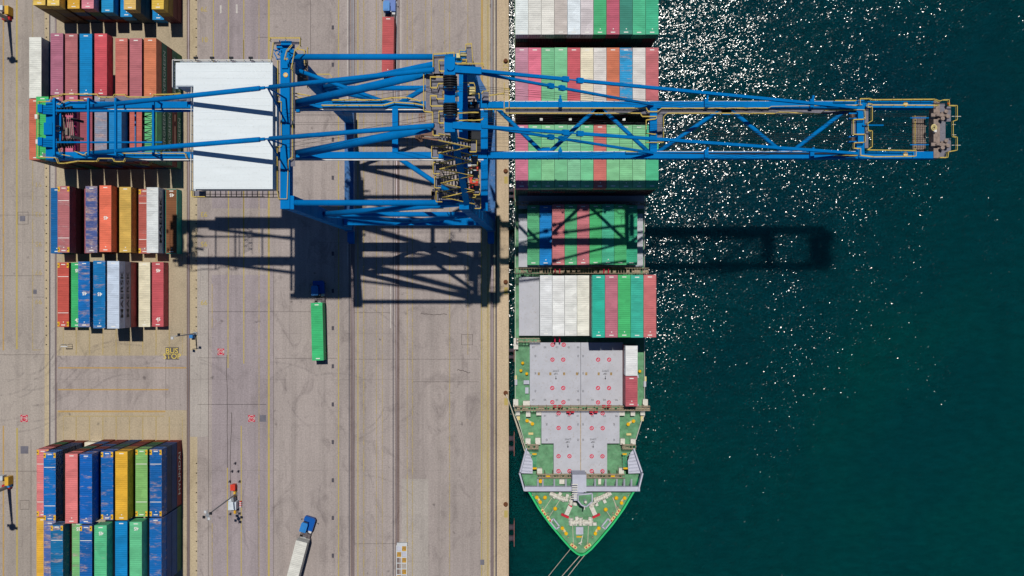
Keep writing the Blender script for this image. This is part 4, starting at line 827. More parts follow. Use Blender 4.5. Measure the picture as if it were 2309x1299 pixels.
rail([(1140, 257.5), (1442, 257.5), (1446, 265), (1478, 265), (1478, 270), (1455, 273), (1455, 303), (1477, 305)], ZWk); rail([(1494, 322), (1494, 266), (1503, 257.5), (1745, 258), (1752, 255), (1845, 259), (1856, 251), (1944, 250.5)], ZWk)
rail([(1455, 323), (1494, 323)], ZWk); plat(1482, 258, 1494, 322, ZWk)
rail([(1878, 229.5), (1926, 229.5)], ZG); rail([(1878, 352.5), (1928, 352.5)], ZG); rail([(1865, 240), (1928, 240)], ZG); rail([(1410, 344), (1464, 344)], ZG)
# boom end
rail([(1934, 238), (1934, 225.5), (1955, 225), (1962, 227.5), (2100, 226.5), (2112, 231), (2121, 228), (2133, 228), (2133, 240.5), (2151, 241), (2151, 273), (2142, 276), (2142, 309), (2151, 312), (2151, 341), (2132, 344), (2130, 357), (2113, 357)], ZG + .3)
rail([(1961, 238), (1952, 236), (1951, 243), (1961, 244), (1961, 275), (1951, 280), (1952, 296), (1961, 298), (1961, 333), (1951, 340), (2059, 341.5), (2059, 354), (1966, 355.5), (1935, 352), (1935, 337), (1920, 336), (1921, 324), (1944, 323)], ZG + .3); rail([(1961, 239), (2110, 240)], ZG + .3)
rail([(1944, 251), (1945, 271), (1919, 272), (1919, 305), (1945, 305), (1945, 322)], ZG + .3)
plat(1950, 246, 1958, 334, ZG + .1); plat(2112, 232, 2132, 355, ZG); plat(2120, 240, 2144, 274, ZG + .02); plat(2120, 312, 2144, 343, ZG + .02); plat(1920, 273, 1929, 304, ZG + .1)
part('boom_end_beam', lambda m: m.box(gx(2104), gx(2118), YGS - .5, YGN + .5, ZG - 1.5, ZG + .2), MATS['machine grey'])
def rack(m):
    for k in range(8): x = gx(2070 + k * 4); m.box(x - .07, x + .07, gy_(338), gy_(258), ZG - 2, ZG - 1.9)
    for y in (258, 280, 298, 318, 338): m.box(gx(2068), gx(2101), gy_(y) - .06, gy_(y) + .06, ZG - 1.9, ZG - 1.85)
    m.box(gx(2072), gx(2098), gy_(337), gy_(259), ZG - 2.3, ZG - 2.1)
    m.cur = 1; m.rail([(gx(2069), gy_(338), ZG - 1.9), (gx(2069), gy_(258), ZG - 1.9)], 1.0, .05)
part('service_rack', rack, [MATS['machine grey'], YR])
for y in (260, 326):
    def tip(m):
        for k, (dx, dy) in enumerate(((0, 0), (18, -8), (22, 3), (10, 8))): m.disc(P(2115 + dx, y + dy, ZG + 1), (0, .3, 1) if k else (0, 1, 0), .32, .3, 14)
        m.beam(P(2098, y, ZG + .5), P(2134, y, ZG + .5), .5, .6); m.beam(P(2122, y - 7, ZG + .4), P(2130, y + 7, ZG + .4), .3, .5); m.cur = 1; m.beam(P(2103, y - 5, ZG + .4), P(2103, y + 6, ZG + .4), .9, .5)
    part('tip_sheave', tip, [MATS['machine grey'], MATS['dark machinery']])
    part('rope_guide', lambda m: m.tube(P(2052, 266 if y == 260 else 326.5, ZG), P(2103, 266 if y == 260 else 326.5, ZG), .1, 6))
part('rope_guide', lambda m: m.tube(P(1945, 282.5, ZG + .5), P(1992, 282.5, ZG + .5), .12, 6))
part('cable_reel', lambda m: (m.disc(P(2106, 288, ZG + .8), (.3, 0, 1), .55, .12, 20, .38), m.disc(P(2106, 288, ZG + 1), (.3, 0, 1), .3, .12, 16, .2)), MATS['cream machinery'])
part('floodlight', lambda m: m.box(gx(2101), gx(2106.5), gy_(300), gy_(295), ZG + .4, ZG + .9), MATS['crane white'])
part('beacon', lambda m: (m.tube(P(2136, 234, ZG), P(2139, 234, ZG + 1), .06, 6), m.sphere(P(2139, 234, ZG + 1.1), .22, 8, 6)), MATS['beacon orange'])
for y, x1 in ((262.5, 2167), (281, 2155), (304, 2156), (327.5, 2166)): part('antenna', lambda m: m.tube(P(2146, y, ZG + .3), P(x1, y, ZG + .6), .05, 5), MATS['crane white'])
for x, y in ((1942, 262), (1942, 314.5)):
    part('hinge_block', lambda m: (m.box(gx(1930), gx(1944), gy_(y + 8), gy_(y - 8), ZG, ZG + .9), m.box(gx(1913), gx(1930), gy_(y + 7), gy_(y + 4), ZG - .4, ZG + .3), m.box(gx(1913), gx(1930), gy_(y - 4), gy_(y - 7), ZG - .4, ZG + .3)))
    part('rope_block', lambda m: [m.disc(P(1922, y - 3 + k * 2, ZG), (0, 1, 0), .45, .1, 14) for k in range(4)], MATS['sheave steel'])
for x, y in ((2042, 235), (2042, 348), (644, 169)):
    z = ZG + .1 if x > 1000 else 57.34
    def disc(m):
        c = P(x, y, z + .06); m.disc(c, (0, 0, 1), .36, .06, 20); m.cur = 1
        for k in (-.16, .02, .2): m.beam(c + Vector((k - .12, -.2, .04)), c + Vector((k + .1, .2, .04)), .07, .02)
    part('warning_disc', disc, [MATS['warning yellow'], MATS['crane white']])
# ropes along the boom and over the apex
def ropes(m):
    for k, y in enumerate((256.5, 260, 263, 278, 283, 302, 306, 311, 315, 324, 332)):
        m.tube(P(660, y - 2, ZG - .6), P(2108, y, ZG - .6), .022, 4)
    for k, (y0, y1) in enumerate(((190, 262), (194, 266), (199, 268), (205, 272), (248, 312), (252, 316), (256, 320), (260, 324))):
        m.tube(P(1018, y0, ZA + .6), P(1925, y1, ZG + .3), .026, 4)
    for y0, y1 in ((188, 252), (198, 262), (252, 330), (262, 338)): m.tube(P(1010, y0, ZA + .6), P(640, y1 - 4, 58), .026, 4)
    for i in range(5): m.path([P(1475 + i * 8, 345, ZG + .1), P(1640 + i * 40, 348 - i, ZG + .1), P(1935, 346, ZG + .5)], .03, 4)
part('hoist_ropes', ropes, RP)['kind'] = 'stuff'
for px in (1158, 1221, 1287, 1409, 1782): part('boom_lamp', lambda m: m.box(gx(px) - .22, gx(px) + .22, gy_(269), gy_(263.5), ZG - 1.4, ZG - 1.1), MATS['crane white'])
# apex platforms
Z1 = 77.0
plat(960, 166, 1000, 252, Z1); plat(978, 126, 1003, 170, Z1); plat(978, 252, 1000, 308, Z1)
rail([(1008, 124), (978, 126), (978, 163), (960, 163), (957, 170), (957, 254), (977, 256), (978, 308), (993, 308)], Z1); rail([(1008, 124), (1025, 122), (1025, 143), (1030, 147), (1090, 147), (1091, 153)], Z1 - 2)
rail([(991, 140), (1004, 140), (1004, 164), (992, 164), (991, 140)], Z1 + .4); rail([(1000, 177), (972, 177), (972, 201), (987, 201), (990, 192), (1006, 192)], Z1 + .4); rail([(1006, 226), (986, 226), (986, 219), (972, 219), (972, 242), (1000, 242)], Z1 + .4); rail([(991, 254), (1003, 254), (1003, 280), (991, 280), (991, 254)], Z1 + .4)
rail([(1000, 292), (1022, 292), (1024, 275), (1085, 273), (1090, 270)], Z1 - .5); rail([(1023, 258), (1080, 256)], Z1 - 2); rail([(1031, 190), (1031, 256)], Z1 - 3)
part('platform', lambda m: m.box(gx(1003, Z1), gx(1030, Z1), gy_(292, Z1), gy_(268, Z1), Z1 - .6, Z1 - .5), MATS['machine grey'])
plat(1052, 106, 1064, 146, 70); rail([(1037, 126), (1037, 117), (1051, 117), (1051, 104), (1064, 102), (1065, 117), (1067, 145)], 70); rail([(1043, 138), (1053, 138), (1052, 145), (1026, 145)], 70)
part('cabinet', lambda m: (m.box(gx(1030, 70), gx(1038, 70), gy_(134, 70), gy_(124, 70), 68, 71), m.box(gx(1038, 70), gx(1052, 70), gy_(125, 70), gy_(118, 70), 69, 70)), MATS['cream machinery'])
# trolley, cab and machinery between the girders near the hinge
def trolley(m):
    z = 51.5; m.box(gx(1050, z), gx(1086, z), gy_(345, z), gy_(240, z), z - 1.0, z - .4)
    for k in range(5): y = gy_(200 + k * 8, z); m.box(gx(1046, z), gx(1072, z), y - .12, y + .12, z, z + .3)
part('trolley_frame', trolley, MATS['dark machinery'])
part('cross_platform', lambda m: m.box(gx(1036, 56), gx(1053, 56), gy_(262, 56), gy_(168, 56), 55.6, 56)); plat(1086, 208, 1102, 226, 55)
part('brake_plate', lambda m: m.prism([(P(1073, 165, 50).x, P(0, 165, 50).y), (P(1076, 165, 50).x, P(0, 165, 50).y), (P(1100, 208, 50).x, P(0, 208, 50).y), (P(1084, 212, 50).x, P(0, 212, 50).y)], 49.8, 50.2), MATS['sill blue'])
rail([(1045, 190), (1069, 190), (1072, 199), (1072, 212)], 56); rail([(1062, 214), (1081, 214), (1081, 225)], 56); rail([(1086, 214), (1090, 208), (1102, 208)], 56); rail([(1148, 203), (1148, 246)], 55); rail([(1148, 203), (1137, 203)], 55); rail([(1104, 218), (1136, 213)], 55)
for k in range(6): part('motor', lambda m: (m.tube(P(1048 + k * 5, 228 + (k % 3) * 6, 55), P(1056 + k * 5, 228 + (k % 3) * 6, 55), .35, 10), m.box(gx(1046 + k * 5, 55), gx(1052 + k * 5, 55), gy_(243, 55), gy_(236, 55), 54.4, 55.2)), MATS['machine grey'] if k % 2 else MATS['dark machinery'])
for k, y in enumerate((198, 204, 211)): part('cable_tray', lambda m: m.box(gx(1044, 56.4), gx(1072, 56.4), gy_(y + 2.2, 56.4), gy_(y - 2.2, 56.4), 56.2, 56.4), MATS['cream machinery'])
part('cabinet', lambda m: m.box(gx(1014, 78), gx(1021, 78), gy_(208, 78), gy_(199, 78), 77, 78.4), MATS['crane white']); part('rope_cover', lambda m: m.box(gx(1019, 78), gx(1025, 78), gy_(226, 78), gy_(193, 78), 77, 78), MATS['cream machinery'])
part('drum_cover', lambda m: m.tube(P(1006, 206, 77), P(1006, 222, 77), .55, 12), MATS['hatch rust'])
# zig-zag stair down the south mast leg
ys = [311, 326, 340, 358, 376, 391, 408, 424, 440, 455]
for i, (ya, yb) in enumerate(zip(ys, ys[1:])):
    z0 = 77 - i * 2.3; z1 = z0 - 2.3; xa, xb = ((990, 1060) if i % 2 == 0 else (1060, 988)); xa += i * 1.4; xb += i * 1.4
    A, B = P(xa, ya, z0), P(xb, yb, z1)
    def st(m):
        d = B - A; sd = Vector((0, .42, 0))
        for s in (-1, 1): m.beam(A + sd * s, B + sd * s, .06, .2)
        for k in range(11): q = A + d * k / 10; m.beam(q - sd, q + sd, .2, .05)
        m.cur = 1
        for s in (-1, 1): m.rail([A + sd * s * 1.05, B + sd * s * 1.05], 1.0, .05, 1.2)
    part('stair_flight', st, [GR, YR]); s = 1 if i % 2 == 0 else -1
    part('stair_landing', lambda m: (m.box(min(B.x, B.x + s * .9), max(B.x, B.x + s * .9), B.y - .8, B.y + .4, z1 - .08, z1), setattr(m, 'cur', 1), m.rail([(B.x, B.y + .5, z1), (B.x + s * .9, B.y + .5, z1), (B.x + s * .9, B.y - 1.1, z1), (B.x, B.y - 1.1, z1)], 1.0, .05)), [GR, YR])
part('stair_tower', lambda m: [m.beam((gx(x, 57), gy_(y, 57), 40), (gx(x, 57) + .1, gy_(y, 57), 57), .14, .14) for x in (988, 1020) for y in (374, 398)] + [m.beam((gx(988, 57), gy_(y, 57), 56), (gx(1020, 57), gy_(y, 57), 56), .08, .08) for y in range(374, 400, 5)] + [m.beam((gx(x, 57), gy_(374, 57), 56), (gx(x, 57), gy_(398, 57), 56), .08, .08) for x in range(988, 1022, 6)], MATS['machine grey'])
rail([(995, 424), (998, 430), (1070, 436)], 45); rail([(1026, 450), (1073, 446), (1074, 440)], 44); rail([(1030, 466), (1063, 466), (1063, 448)], 40)
# landside beam walkways, stair head and electrical gear
plat(655, 140, 665, 375, 56.6); rail([(663, 140), (663, 356), (654, 362), (651, 450), (632, 450), (630, 436)], 56.6); rail([(630, 140), (631, 220)], 56.6); rail([(631, 232), (638, 232), (638, 332), (629, 334), (629, 436)], 56.6)
rail([(660, 160), (668, 118), (680, 106), (680, 89), (612, 89), (612, 95)], 58.5); rail([(652, 135), (645, 138), (650, 118), (662, 104)], 58.5); rail([(620, 100), (616, 130), (612, 142)], 58); rail([(690, 147), (690, 117), (672, 113)], 50); rail([(696, 110), (696, 200)], 40); rail([(652, 210), (720, 222)], 54); rail([(652, 216), (710, 230)], 54)
rail([(708, 170), (745, 170), (752, 178)], 34); rail([(645, 408), (645, 393), (651, 391), (651, 430), (645, 434)], 52); rail([(632, 452), (667, 452), (667, 466), (640, 466)], 30)
plat(618, 94, 678, 100, 58); part('electric_house', lambda m: (m.box(gx(634, 58), gx(658, 58), gy_(102, 58), gy_(93, 58), 56, 58.2),))
def clutter(m):
    r = random.Random(3)
    for k in range(26): a = P(r.uniform(626, 656), r.uniform(102, 142), r.uniform(52, 58)); b_ = a + Vector((r.uniform(-1.2, 1.2), r.uniform(-1.2, 1.2), r.uniform(-1.5, 1.5))); m.beam(a, b_, .14, .14)
    m.box(gx(625, 57), gx(640, 57), gy_(110, 57), gy_(103, 57), 56, 57.5); m.box(gx(637, 57), gx(651, 57), gy_(156, 57), gy_(142, 57), 57.3, 57.6)
part('stair_head', clutter)['kind'] = 'stuff'
def drive(m):
    r = random.Random(4)
    for k in range(14): a = P(r.uniform(668, 690), r.uniform(135, 182), 50); m.box(a.x - .3, a.x + .3, a.y - .3, a.y + .3, 49.4, 50 + r.uniform(0, .6))
    m.box(gx(668, 50), gx(692, 50), gy_(188, 50), gy_(128, 50), 49, 49.4)
part('drive_platform', drive, MATS['machine grey'])
part('rail_stop', lambda m: [m.box(gx(x, 56), gx(x + 8, 56), gy_(y + 3, 56), gy_(y - 3, 56), 55.6, 56.2) for x, y in ((668, 250), (668, 352))])
part('service_walkway', lambda m: (m.box(gx(726, 54), gx(965, 54), gy_(228.5, 54), gy_(226, 54), 53, 53.3), setattr(m, 'cur', 1), m.rail([P(728, 240, 54), P(866, 240, 54), P(890, 233, 54), P(935, 236, 54), P(958, 240, 54)], 1.1, .065), m.rail([P(750, 228, 54), P(860, 228, 54), P(885, 223, 54), P(920, 223, 54), P(950, 231, 54)], 1.1, .065)), [MATS['crane blue'], YR])
# cable reel on the waterside frame and a small lattice cage
part('cable_reel', lambda m: (m.disc(P(946, 305, 52), (1, 0, .6), 1.1, .25, 22, .75), m.disc(P(946, 305, 52), (1, 0, .6), .5, .3, 16), [m.beam(P(946, 305, 52), P(946, 305, 52) + Vector((0, math.cos(a) * 1.0, math.sin(a) * .9)), .08, .08) for a in (0, 1, 2, 3, 4, 5)], m.beam(P(950, 300, 52), P(995, 303, 52), .8, .6), m.beam(P(952, 310, 52), P(1000, 318, 52), .3, .3)), MATS['reel brown'])
part('lattice_cage', lambda m: [m.beam(P(x, 257, 54), P(x, 274, 54), .1, .1) for x in (945, 951, 958)] + [m.beam(P(945, y, 54), P(958, y, 54), .1, .1) for y in (257, 265, 274)] + [m.beam(P(945, 257, 54), P(958, 274, 54), .08, .08)], MATS['reel brown'])
part('elevator_cabin', lambda m: m.box(gx(963, 60), gx(967, 60), gy_(212, 60), gy_(198, 60), 58.5, 60), MATS['crane white'])
# rear end above the yard: portal frames, rope drums and tail platform
for px in (122.5, 199.5, 261, 346):
    def frame(m):
        z = ZG + 3; m.beam(P(px, 222, z), P(px, 350, z), .32, .4)
        for py in (222, 350): a = P(px, py, z); m.beam(a, (a.x + .1, a.y * .99, ZG), .22, .22)
        for py in (226, 346): a = P(px, py, z); m.beam(a, P(px + 20, py + 8, ZG), .12, .12)
    part('portal_frame', frame)
for py in (250, 321): part('overhead_rail', lambda m: m.tube(P(120, py, ZG + 2.8), P(436 if py == 250 else 366, py, ZG + 2.8), .2 if py == 250 else .14, 8))
for py, n_ in ((248, 0), (322, 1)):
    def drum(m):
        for k in range(4): m.beam(P(97, py - 8 + k * 5, ZG + 1), P(128, py - 6 + k * 5, ZG + .2), .3, .5)
        m.box(gx(95), gx(105), gy_(py + 9), gy_(py - 9), ZG - .2, ZG + 1.4); m.cur = 1
        for k in range(5): m.disc(P(134 + k * 7, py + 3 - k, ZG), (1, 0, 0), .55, .3, 14)
        for k in range(8): m.beam(P(128 + k * 5, py - 10, ZG - .4), P(132 + k * 5, py + 12, ZG - .6), .14, .3)
        m.beam(P(160, py + 20 if not n_ else py - 14, ZG - .5), P(188, py + 27 if not n_ else py - 8, ZG - .8), .4, .5)
    part('rope_drum', drum, [BL, MATS['dark machinery']])
part('counterweight', lambda m: m.box(gx(103), gx(122), gy_(305), gy_(278), ZG - 1, ZG + .6))
part('tail_rail', lambda m: m.beam(P(137, 256, ZG), P(137, 322, ZG), .25, .4)); part('tail_ring', lambda m: m.disc(P(131, 290, ZG + 1), (0, 0, 1), .5, .2, 20, .36), MATS['dark machinery'])
part('trolley_beam', lambda m: (m.box(gx(166, 50), gx(174.5, 50), gy_(342, 50), gy_(252, 50), 49.5, 50.2), [m.disc(P(170, y, 50.4), (1, 0, 0), .35, .5, 12) for y in (272, 290, 306, 322)]), MATS['spreader pink'])
part('tail_machinery', lambda m: [m.beam(P(x, 262 + (x % 7), ZG - .5), P(x + 3, 318 - (x % 5), ZG - .5), .12, .2) for x in range(140, 166, 4)] + [m.box(gx(145), gx(152), gy_(296 + 8), gy_(296 - 8), ZG - 1, ZG)], MATS['machine grey'])
def lat(m):
    for px in (325, 350): m.beam(P(px, 253, 51), P(px, 342, 51), .12, .15)
    for k in range(9): m.beam(P(325 if k % 2 else 350, 254 + k * 9, 51), P(350 if k % 2 else 325, 263 + k * 9, 51), .1, .1); m.beam(P(325, 254 + k * 9, 51), P(350, 254 + k * 9, 51), .08, .1)
part('festoon_lattice', lat, MATS['dark machinery'])
part('festoon_bar', lambda m: m.beam(P(305.5, 236, 52), P(305.5, 345, 52), .2, .3), MATS['sill blue']); part('festoon_bar', lambda m: m.beam(P(395, 240, 52), P(395, 330, 52), .07, .15), MATS['reel brown'])
rail([(93, 355), (94, 232), (120, 231), (122, 221), (140, 218), (147, 215), (226, 215), (228, 221), (245, 222), (262, 221), (264, 216), (288, 216), (290, 221), (350, 222), (351, 216), (395, 215), (412, 213)], ZG + .2)
rail([(94, 356), (133, 357.5), (138, 370), (152, 370), (180, 365), (225, 365.5), (228, 359), (260, 359), (264, 366), (285, 366), (288, 359), (325, 359)], ZG + .2); rail([(325, 359), (322, 372), (340, 374), (350, 364), (372, 365)], ZG - 3); rail([(136, 238), (158, 229), (195, 229)], ZG); rail([(140, 338), (143, 350), (165, 354)], ZG); rail([(280, 347.5), (422, 347.5), (426, 359)], ZG); rail([(200, 347), (240, 347.5)], ZG); rail([(175, 343), (195, 352), (212, 340)], ZG)
plat(225, 217, 436, 231, ZG - 1.2); plat(180, 357, 436, 364, ZG - 1.2); plat(96, 346, 138, 356, ZG - 1.2)
for y, x0 in ((265, 84), (321, 86)): part('floodlight', lambda m: m.box(gx(x0), gx(x0 + 6), gy_(y + 5), gy_(y - 5), ZG + .2, ZG + .8), MATS['crane white'])
# ------------------------------------------------------------------ vehicles and quay furniture
mat('cab blue', '0f58ac', .35, var=.08); mat('cab roof blue', '2f7fc4', .4, var=.1); mat('window glass', '0c1218', .08); mat('tyre', '17161a', .9); mat('chassis grey', '6a6468', .7, var=.3, scale=3, grime='7a4a3a'); mat('truck white', 'c8ccd0', .5, var=.1)
mat('spreader red', 'd1402f', .5, var=.12, scale=2); mat('galvanised', '8d9298', .45, .3, .1); mat('rusty iron', '6e4630', .8, var=.35, scale=5); mat('fender red', '8a5a55', .7, var=.25, scale=3); mat('rubber grey', '4c4650', .8); mat('cabinet yellow', 'd2a63a', .5); mat('cabinet red', 'b8262c', .5); mat('tank white', 'c9d2da', .4); mat('cover grey', '55525a', .8); mat('hatch yellow', 'd1a02c', .6, var=.3, scale=6, grime='6b3a1a')
def tractor(loc, rz, label):
    r = empty('yard_tractor', loc, label, 'yard tractor', 'blue yard tractors', rz)
    def p_(name, fn, mats, parent=r): m = MB(); fn(m); o = link(name, m.mesh(name, mats), parent); return o
    p_('chassis', lambda m: (m.box(-.5, .5, -3.0, 2.6, .55, .85), m.box(-1.1, 1.1, -.7, -.45, .6, .95), m.box(-.45, .45, -2.7, -1.2, .85, 1.1), m.beam((-.3, -2.4, 1.15), (.35, -1.6, 1.15), .3, .12), m.tube((-.55, -1.0, 1.0), (.55, -1.0, 1.0), .12, 8), m.box(.55, 1.1, -1.6, -.8, .6, 1.1), m.box(-1.1, -.6, -1.4, -.7, .6, 1.0)), MATS['chassis grey'])
    p_('fifth_wheel', lambda m: m.disc((0, -2.1, 1.18), (0, 0, 1), .5, .1, 16), MATS['galvanised'])
    p_('hood', lambda m: (m.prism([(-1.05, 2.9), (.85, 2.9), (1.2, 2.55), (1.2, .1), (.1, .1), (.1, 1.9), (-1.2, 1.9), (-1.2, 2.7)], .7, 1.75), m.box(.25, 1.05, .3, 1.9, 1.75, 1.82)), MATS['cab blue'])
    cab = p_('cab', lambda m: (m.prism([(-1.22, -.15), (.08, -.15), (.08, 1.45), (-.05, 1.8), (-1.1, 1.8), (-1.22, 1.5)], .9, 3.0), setattr(m, 'cur', 1), m.prism([(-1.27, -.2), (.13, -.2), (.13, 1.5), (-.02, 1.86), (-1.12, 1.86), (-1.27, 1.55)], 3.0, 3.1), m.box(-1.0, -.2, .1, 1.2, 3.1, 3.2)), [MATS['cab blue'], MATS['cab roof blue']])
    p_('windscreen', lambda m: m.box(-1.0, -.15, 1.8, 1.83, 1.8, 2.75), MATS['window glass'], cab); p_('side_window', lambda m: m.box(-1.25, -1.22, .2, 1.3, 1.8, 2.7), MATS['window glass'], cab)
    p_('exhaust', lambda m: m.tube((.35, -.2, .9), (.35, -.2, 2.6), .09, 8), MATS['galvanised']); p_('air_tank', lambda m: m.box(.4, 1.1, -.45, .05, .7, 1.3), MATS['truck white'])
    for y in (1.9, -1.9):
        for s in (-1, 1): p_('wheel', lambda m: (m.disc((s * (.95 if y > 0 else .85), y, .5), (1, 0, 0), .5, .3 if y > 0 else .55, 16), setattr(m, 'cur', 1), m.disc((s * 1.12, y, .5), (1, 0, 0), .26, .06, 12)), [MATS['tyre'], MATS['galvanised']])
    for s in (-1, 1): p_('mirror', lambda m: (m.beam((s * 1.2, 2.2, 1.7), (s * 1.55, 2.2, 2.3), .06, .06), m.box(s * 1.55 - .1, s * 1.55 + .1, 2.15, 2.25, 2.0, 2.5)), MATS['tyre'])
    return r
def trailer(loc, rz, label):
    r = empty('container_trailer', loc, label, 'trailer', 'container trailers on the quay', rz)
    def p_(name, fn, mats): m = MB(); fn(m); return link(name, m.mesh(name, mats), r)
    p_('frame', lambda m: ([m.box(s * .48 - .09, s * .48 + .09, -6.2, 6.2, .85, 1.16) for s in (-1, 1)], [m.box(-.4, .4, y - .08, y + .08, .95, 1.1) for y in (-5.4, -4, -2.6, -1.2, .2, 1.6, 3, 4.4, 5.6)], [m.box(-1.2, 1.2, y - .14, y + .14, .92, 1.16) for y in (-6.1, -2.2, 2.2, 6.1)]), MATS['chassis grey'])
    for y in (-5.0, -3.7):
        for s in (-1, 1): p_('wheel', lambda m: m.disc((s * .92, y, .5), (1, 0, 0), .5, .52, 16), MATS['tyre'])
    for s in (-1, 1): p_('landing_leg', lambda m: m.box(s * .7 - .07, s * .7 + .07, 3.1, 3.3, .1, .95), MATS['chassis grey'])
    p_('mudguard', lambda m: [m.box(s * .92 - .3, s * .92 + .3, -6.25, -6.2, .5, 1.1) for s in (-1, 1)], MATS['tyre']); return r
def rig(c, rz, hx, words, clab, load=True):
    u = Vector((-math.sin(rz), math.cos(rz), 0)); c = Vector((c.x, c.y, 0))
    trailer(c, rz, f'grey skeletal trailer {words}')
    if load: container(c.x, c.y, 1.18, 40, 1, hx, clab, 'containers on trailers', .26, rz=rz)
    return c + u * 7.9
b1 = rig(P(715.2, 748, 4.1), math.radians(1.3), '3fbf66', 'carrying the green container in the open quay', 'bright green container riding alone on a trailer below the crane shadow'); tractor(b1, math.radians(2), 'blue yard tractor in the crane shadow pulling the green container')
b2 = rig(P(874.5, 103, 4.1), math.radians(-.7), 'bc4a50', 'carrying the red container beside the crane rails', 'red container riding on a trailer passing under the crane tubes'); tractor(b2, math.radians(-.7), 'blue yard tractor at the top edge pulling the red container')
rz = math.radians(-14.6); f0 = P(680.0, 1222, 4.1); u = Vector((-math.sin(rz), math.cos(rz), 0)); b3 = rig(f0 - u * 6.05, rz, 'd9d9d2', 'carrying the white container turning at the bottom', 'white container turning on a trailer at the bottom edge'); tractor(b3, rz + math.radians(-3), 'bright blue yard tractor in full sun pulling the white container')
trailer(P(986, 398, 1), 0, 'empty skeletal trailer parked between the crane legs')
# spare spreader under the crane
sp = empty('container_spreader', P(1068, 362, 1), 'red lifting spreader with white boxes standing beside the waterside crane leg', 'spreader')
part('frame', lambda m: ([m.box(P(1068, 0).x + s - .28, P(1068, 0).x + s + .28, P(0, 432, 1).y, P(0, 292, 1).y, .5, 1.4) for s in (-.55, .75)], [m.box(P(1068, 0).x - 1.1, P(1068, 0).x + 1.1, P(0, y, 1).y - .35, P(0, y, 1).y + .35, .5, 1.5) for y in (292, 326, 360, 398, 432)]), MATS['spreader red'], sp)
for y in (372, 388): part('machinery_box', lambda m: m.box(P(1066, 0).x - .9, P(1066, 0).x + .9, P(0, y, 1).y - .5, P(0, y, 1).y + .5, 1.4, 2.6), MATS['truck white'], sp)
for y in (295, 418): part('drum', lambda m: m.tube(P(1060, y, 1.8), P(1078, y, 1.8), .6, 12), MATS['spreader red'], sp)
# drain covers along the quay
GP = 'drain covers in a row along the quay'
me = None
for i, y in enumerate((62, 146, 232, 315, 401, 486, 572, 656, 740, 826, 912, 997, 1083, 1168, 1253)):
    if i in (2, 5): continue
    if me is None:
        m = MB(); m.box(-.25, .25, -.44, .44, .004, .04)
        for k in range(5): m.box(-.2, .2, -.38 + k * .17, -.3 + k * .17, .04, .055)
        me = m.mesh('drain_cover', MATS['cover grey'])
    c = P(750.5, y); tag(link('drain_cover', me, None, c), f'dark slotted drain cover, {(ORD + ["twelfth", "thirteenth"])[i - (i > 2) - (i > 5)]} from the top of the long quay row', 'drain cover', GP)
# quay bollards and fenders
bo = None
for y, w_ in ((138, 'beside the painted number 322'), (386, 'beside the second container bay under the boom'), (636, 'beside the white containers on the ship'), (886, 'with mooring ropes tied to it'), (1137, 'beside the bow of the ship')):
    if bo is None:
        m = MB(); m.tube((0, 0, 0), (0, 0, .12), .5, 16); m.tube((0, 0, .12), (0, 0, .5), .26, 14); m.tube((0, 0, .5), (0, 0, .62), .27, 14, .42); m.tube((0, 0, .62), (0, 0, .72), .42, 14, .3); m.box(-.1, .45, -.14, .14, .45, .68); bo = m.mesh('quay_bollard', MATS['rusty iron'])
    c = P(1140.3, y); c.z = .02; tag(link('quay_bollard', bo, None, c), f'rusty brown iron bollard on the quay edge {w_}', 'bollard', 'rusty bollards along the quay edge')
m = MB()
for y in (398, 648, 898, 1151): strip(m, 1137, 1145, y, y + 16, .03)
struct(m.build('bollard_marking', yellow_p))
for y0, y1, w_ in ((420, 452, 'beside the shaded gap in the ship containers'), (780, 816, 'beside the bare grey hatch covers'), (974, 1028, 'beside the narrowing ship side'), (1173, 1232, 'beside the tip of the bow'), (258, 300, 'under the crane boom')):
    ym = P(0, (y0 + y1) / 2, -1).y; r = empty('quay_fender', (XE, ym, -1.2), f'rusty fender panel on the quay wall {w_}', 'fender', 'fenders on the quay wall')
    hl = abs(P(0, y0, -1).y - P(0, y1, -1).y) / 2
    part('panel', lambda m: m.box(.40, .54, ym - hl, ym + hl, -2.8, -.7), MATS['fender red'], r)
    for s in (-.42, .42): part('rubber_cone', lambda m: (m.tube((XE, ym + s * hl, -1.5), (.0, ym + s * hl, -1.5), hl * .26, 12, hl * .2), m.tube((.0, ym + s * hl, -1.5), (.40, ym + s * hl, -1.5), hl * .2, 12, hl * .3)), MATS['rubber grey'], r)
# light poles
def pole(base, top, h, label, heads, box):
    b_ = P(*base); r = empty('light_pole', b_, label, 'light pole'); t_ = Vector((b_.x, b_.y, h))
    part('pole', lambda m: (m.tube(b_, t_, .17, 10, .1), m.box(b_.x - .35, b_.x + .35, b_.y - .35, b_.y + .35, 0, .35)), MATS['galvanised'], r)
    part('bracket', lambda m: m.beam(t_ + Vector((-1, 0, 0)), t_ + Vector((1, .2, 0)), .1, .1) if heads == 2 else (m.disc(t_, (0, 0, 1), .4, .12, 16), m.beam(t_ + Vector((0, -1.1, 0)), t_ + Vector((0, 1.1, 0)), .1, .1)), MATS['galvanised'], r)
    for k in range(heads):
        a = (2 * math.pi * k / heads) + .5; q = t_ + Vector((math.cos(a) * .75, math.sin(a) * .75, .1)); part('floodlight', lambda m: m.beam(q - Vector((.25, 0, .1)), q + Vector((.25, 0, .1)), .5, .22), MATS['truck white'] if k % 2 else MATS['dark machinery'], r)
    for dx, dy, w_, h_, mm in box: part('cabinet', lambda m: m.box(b_.x + dx - w_ / 2, b_.x + dx + w_ / 2, b_.y + dy - w_ / 2, b_.y + dy + w_ / 2, 0, h_), MATS[mm], r)
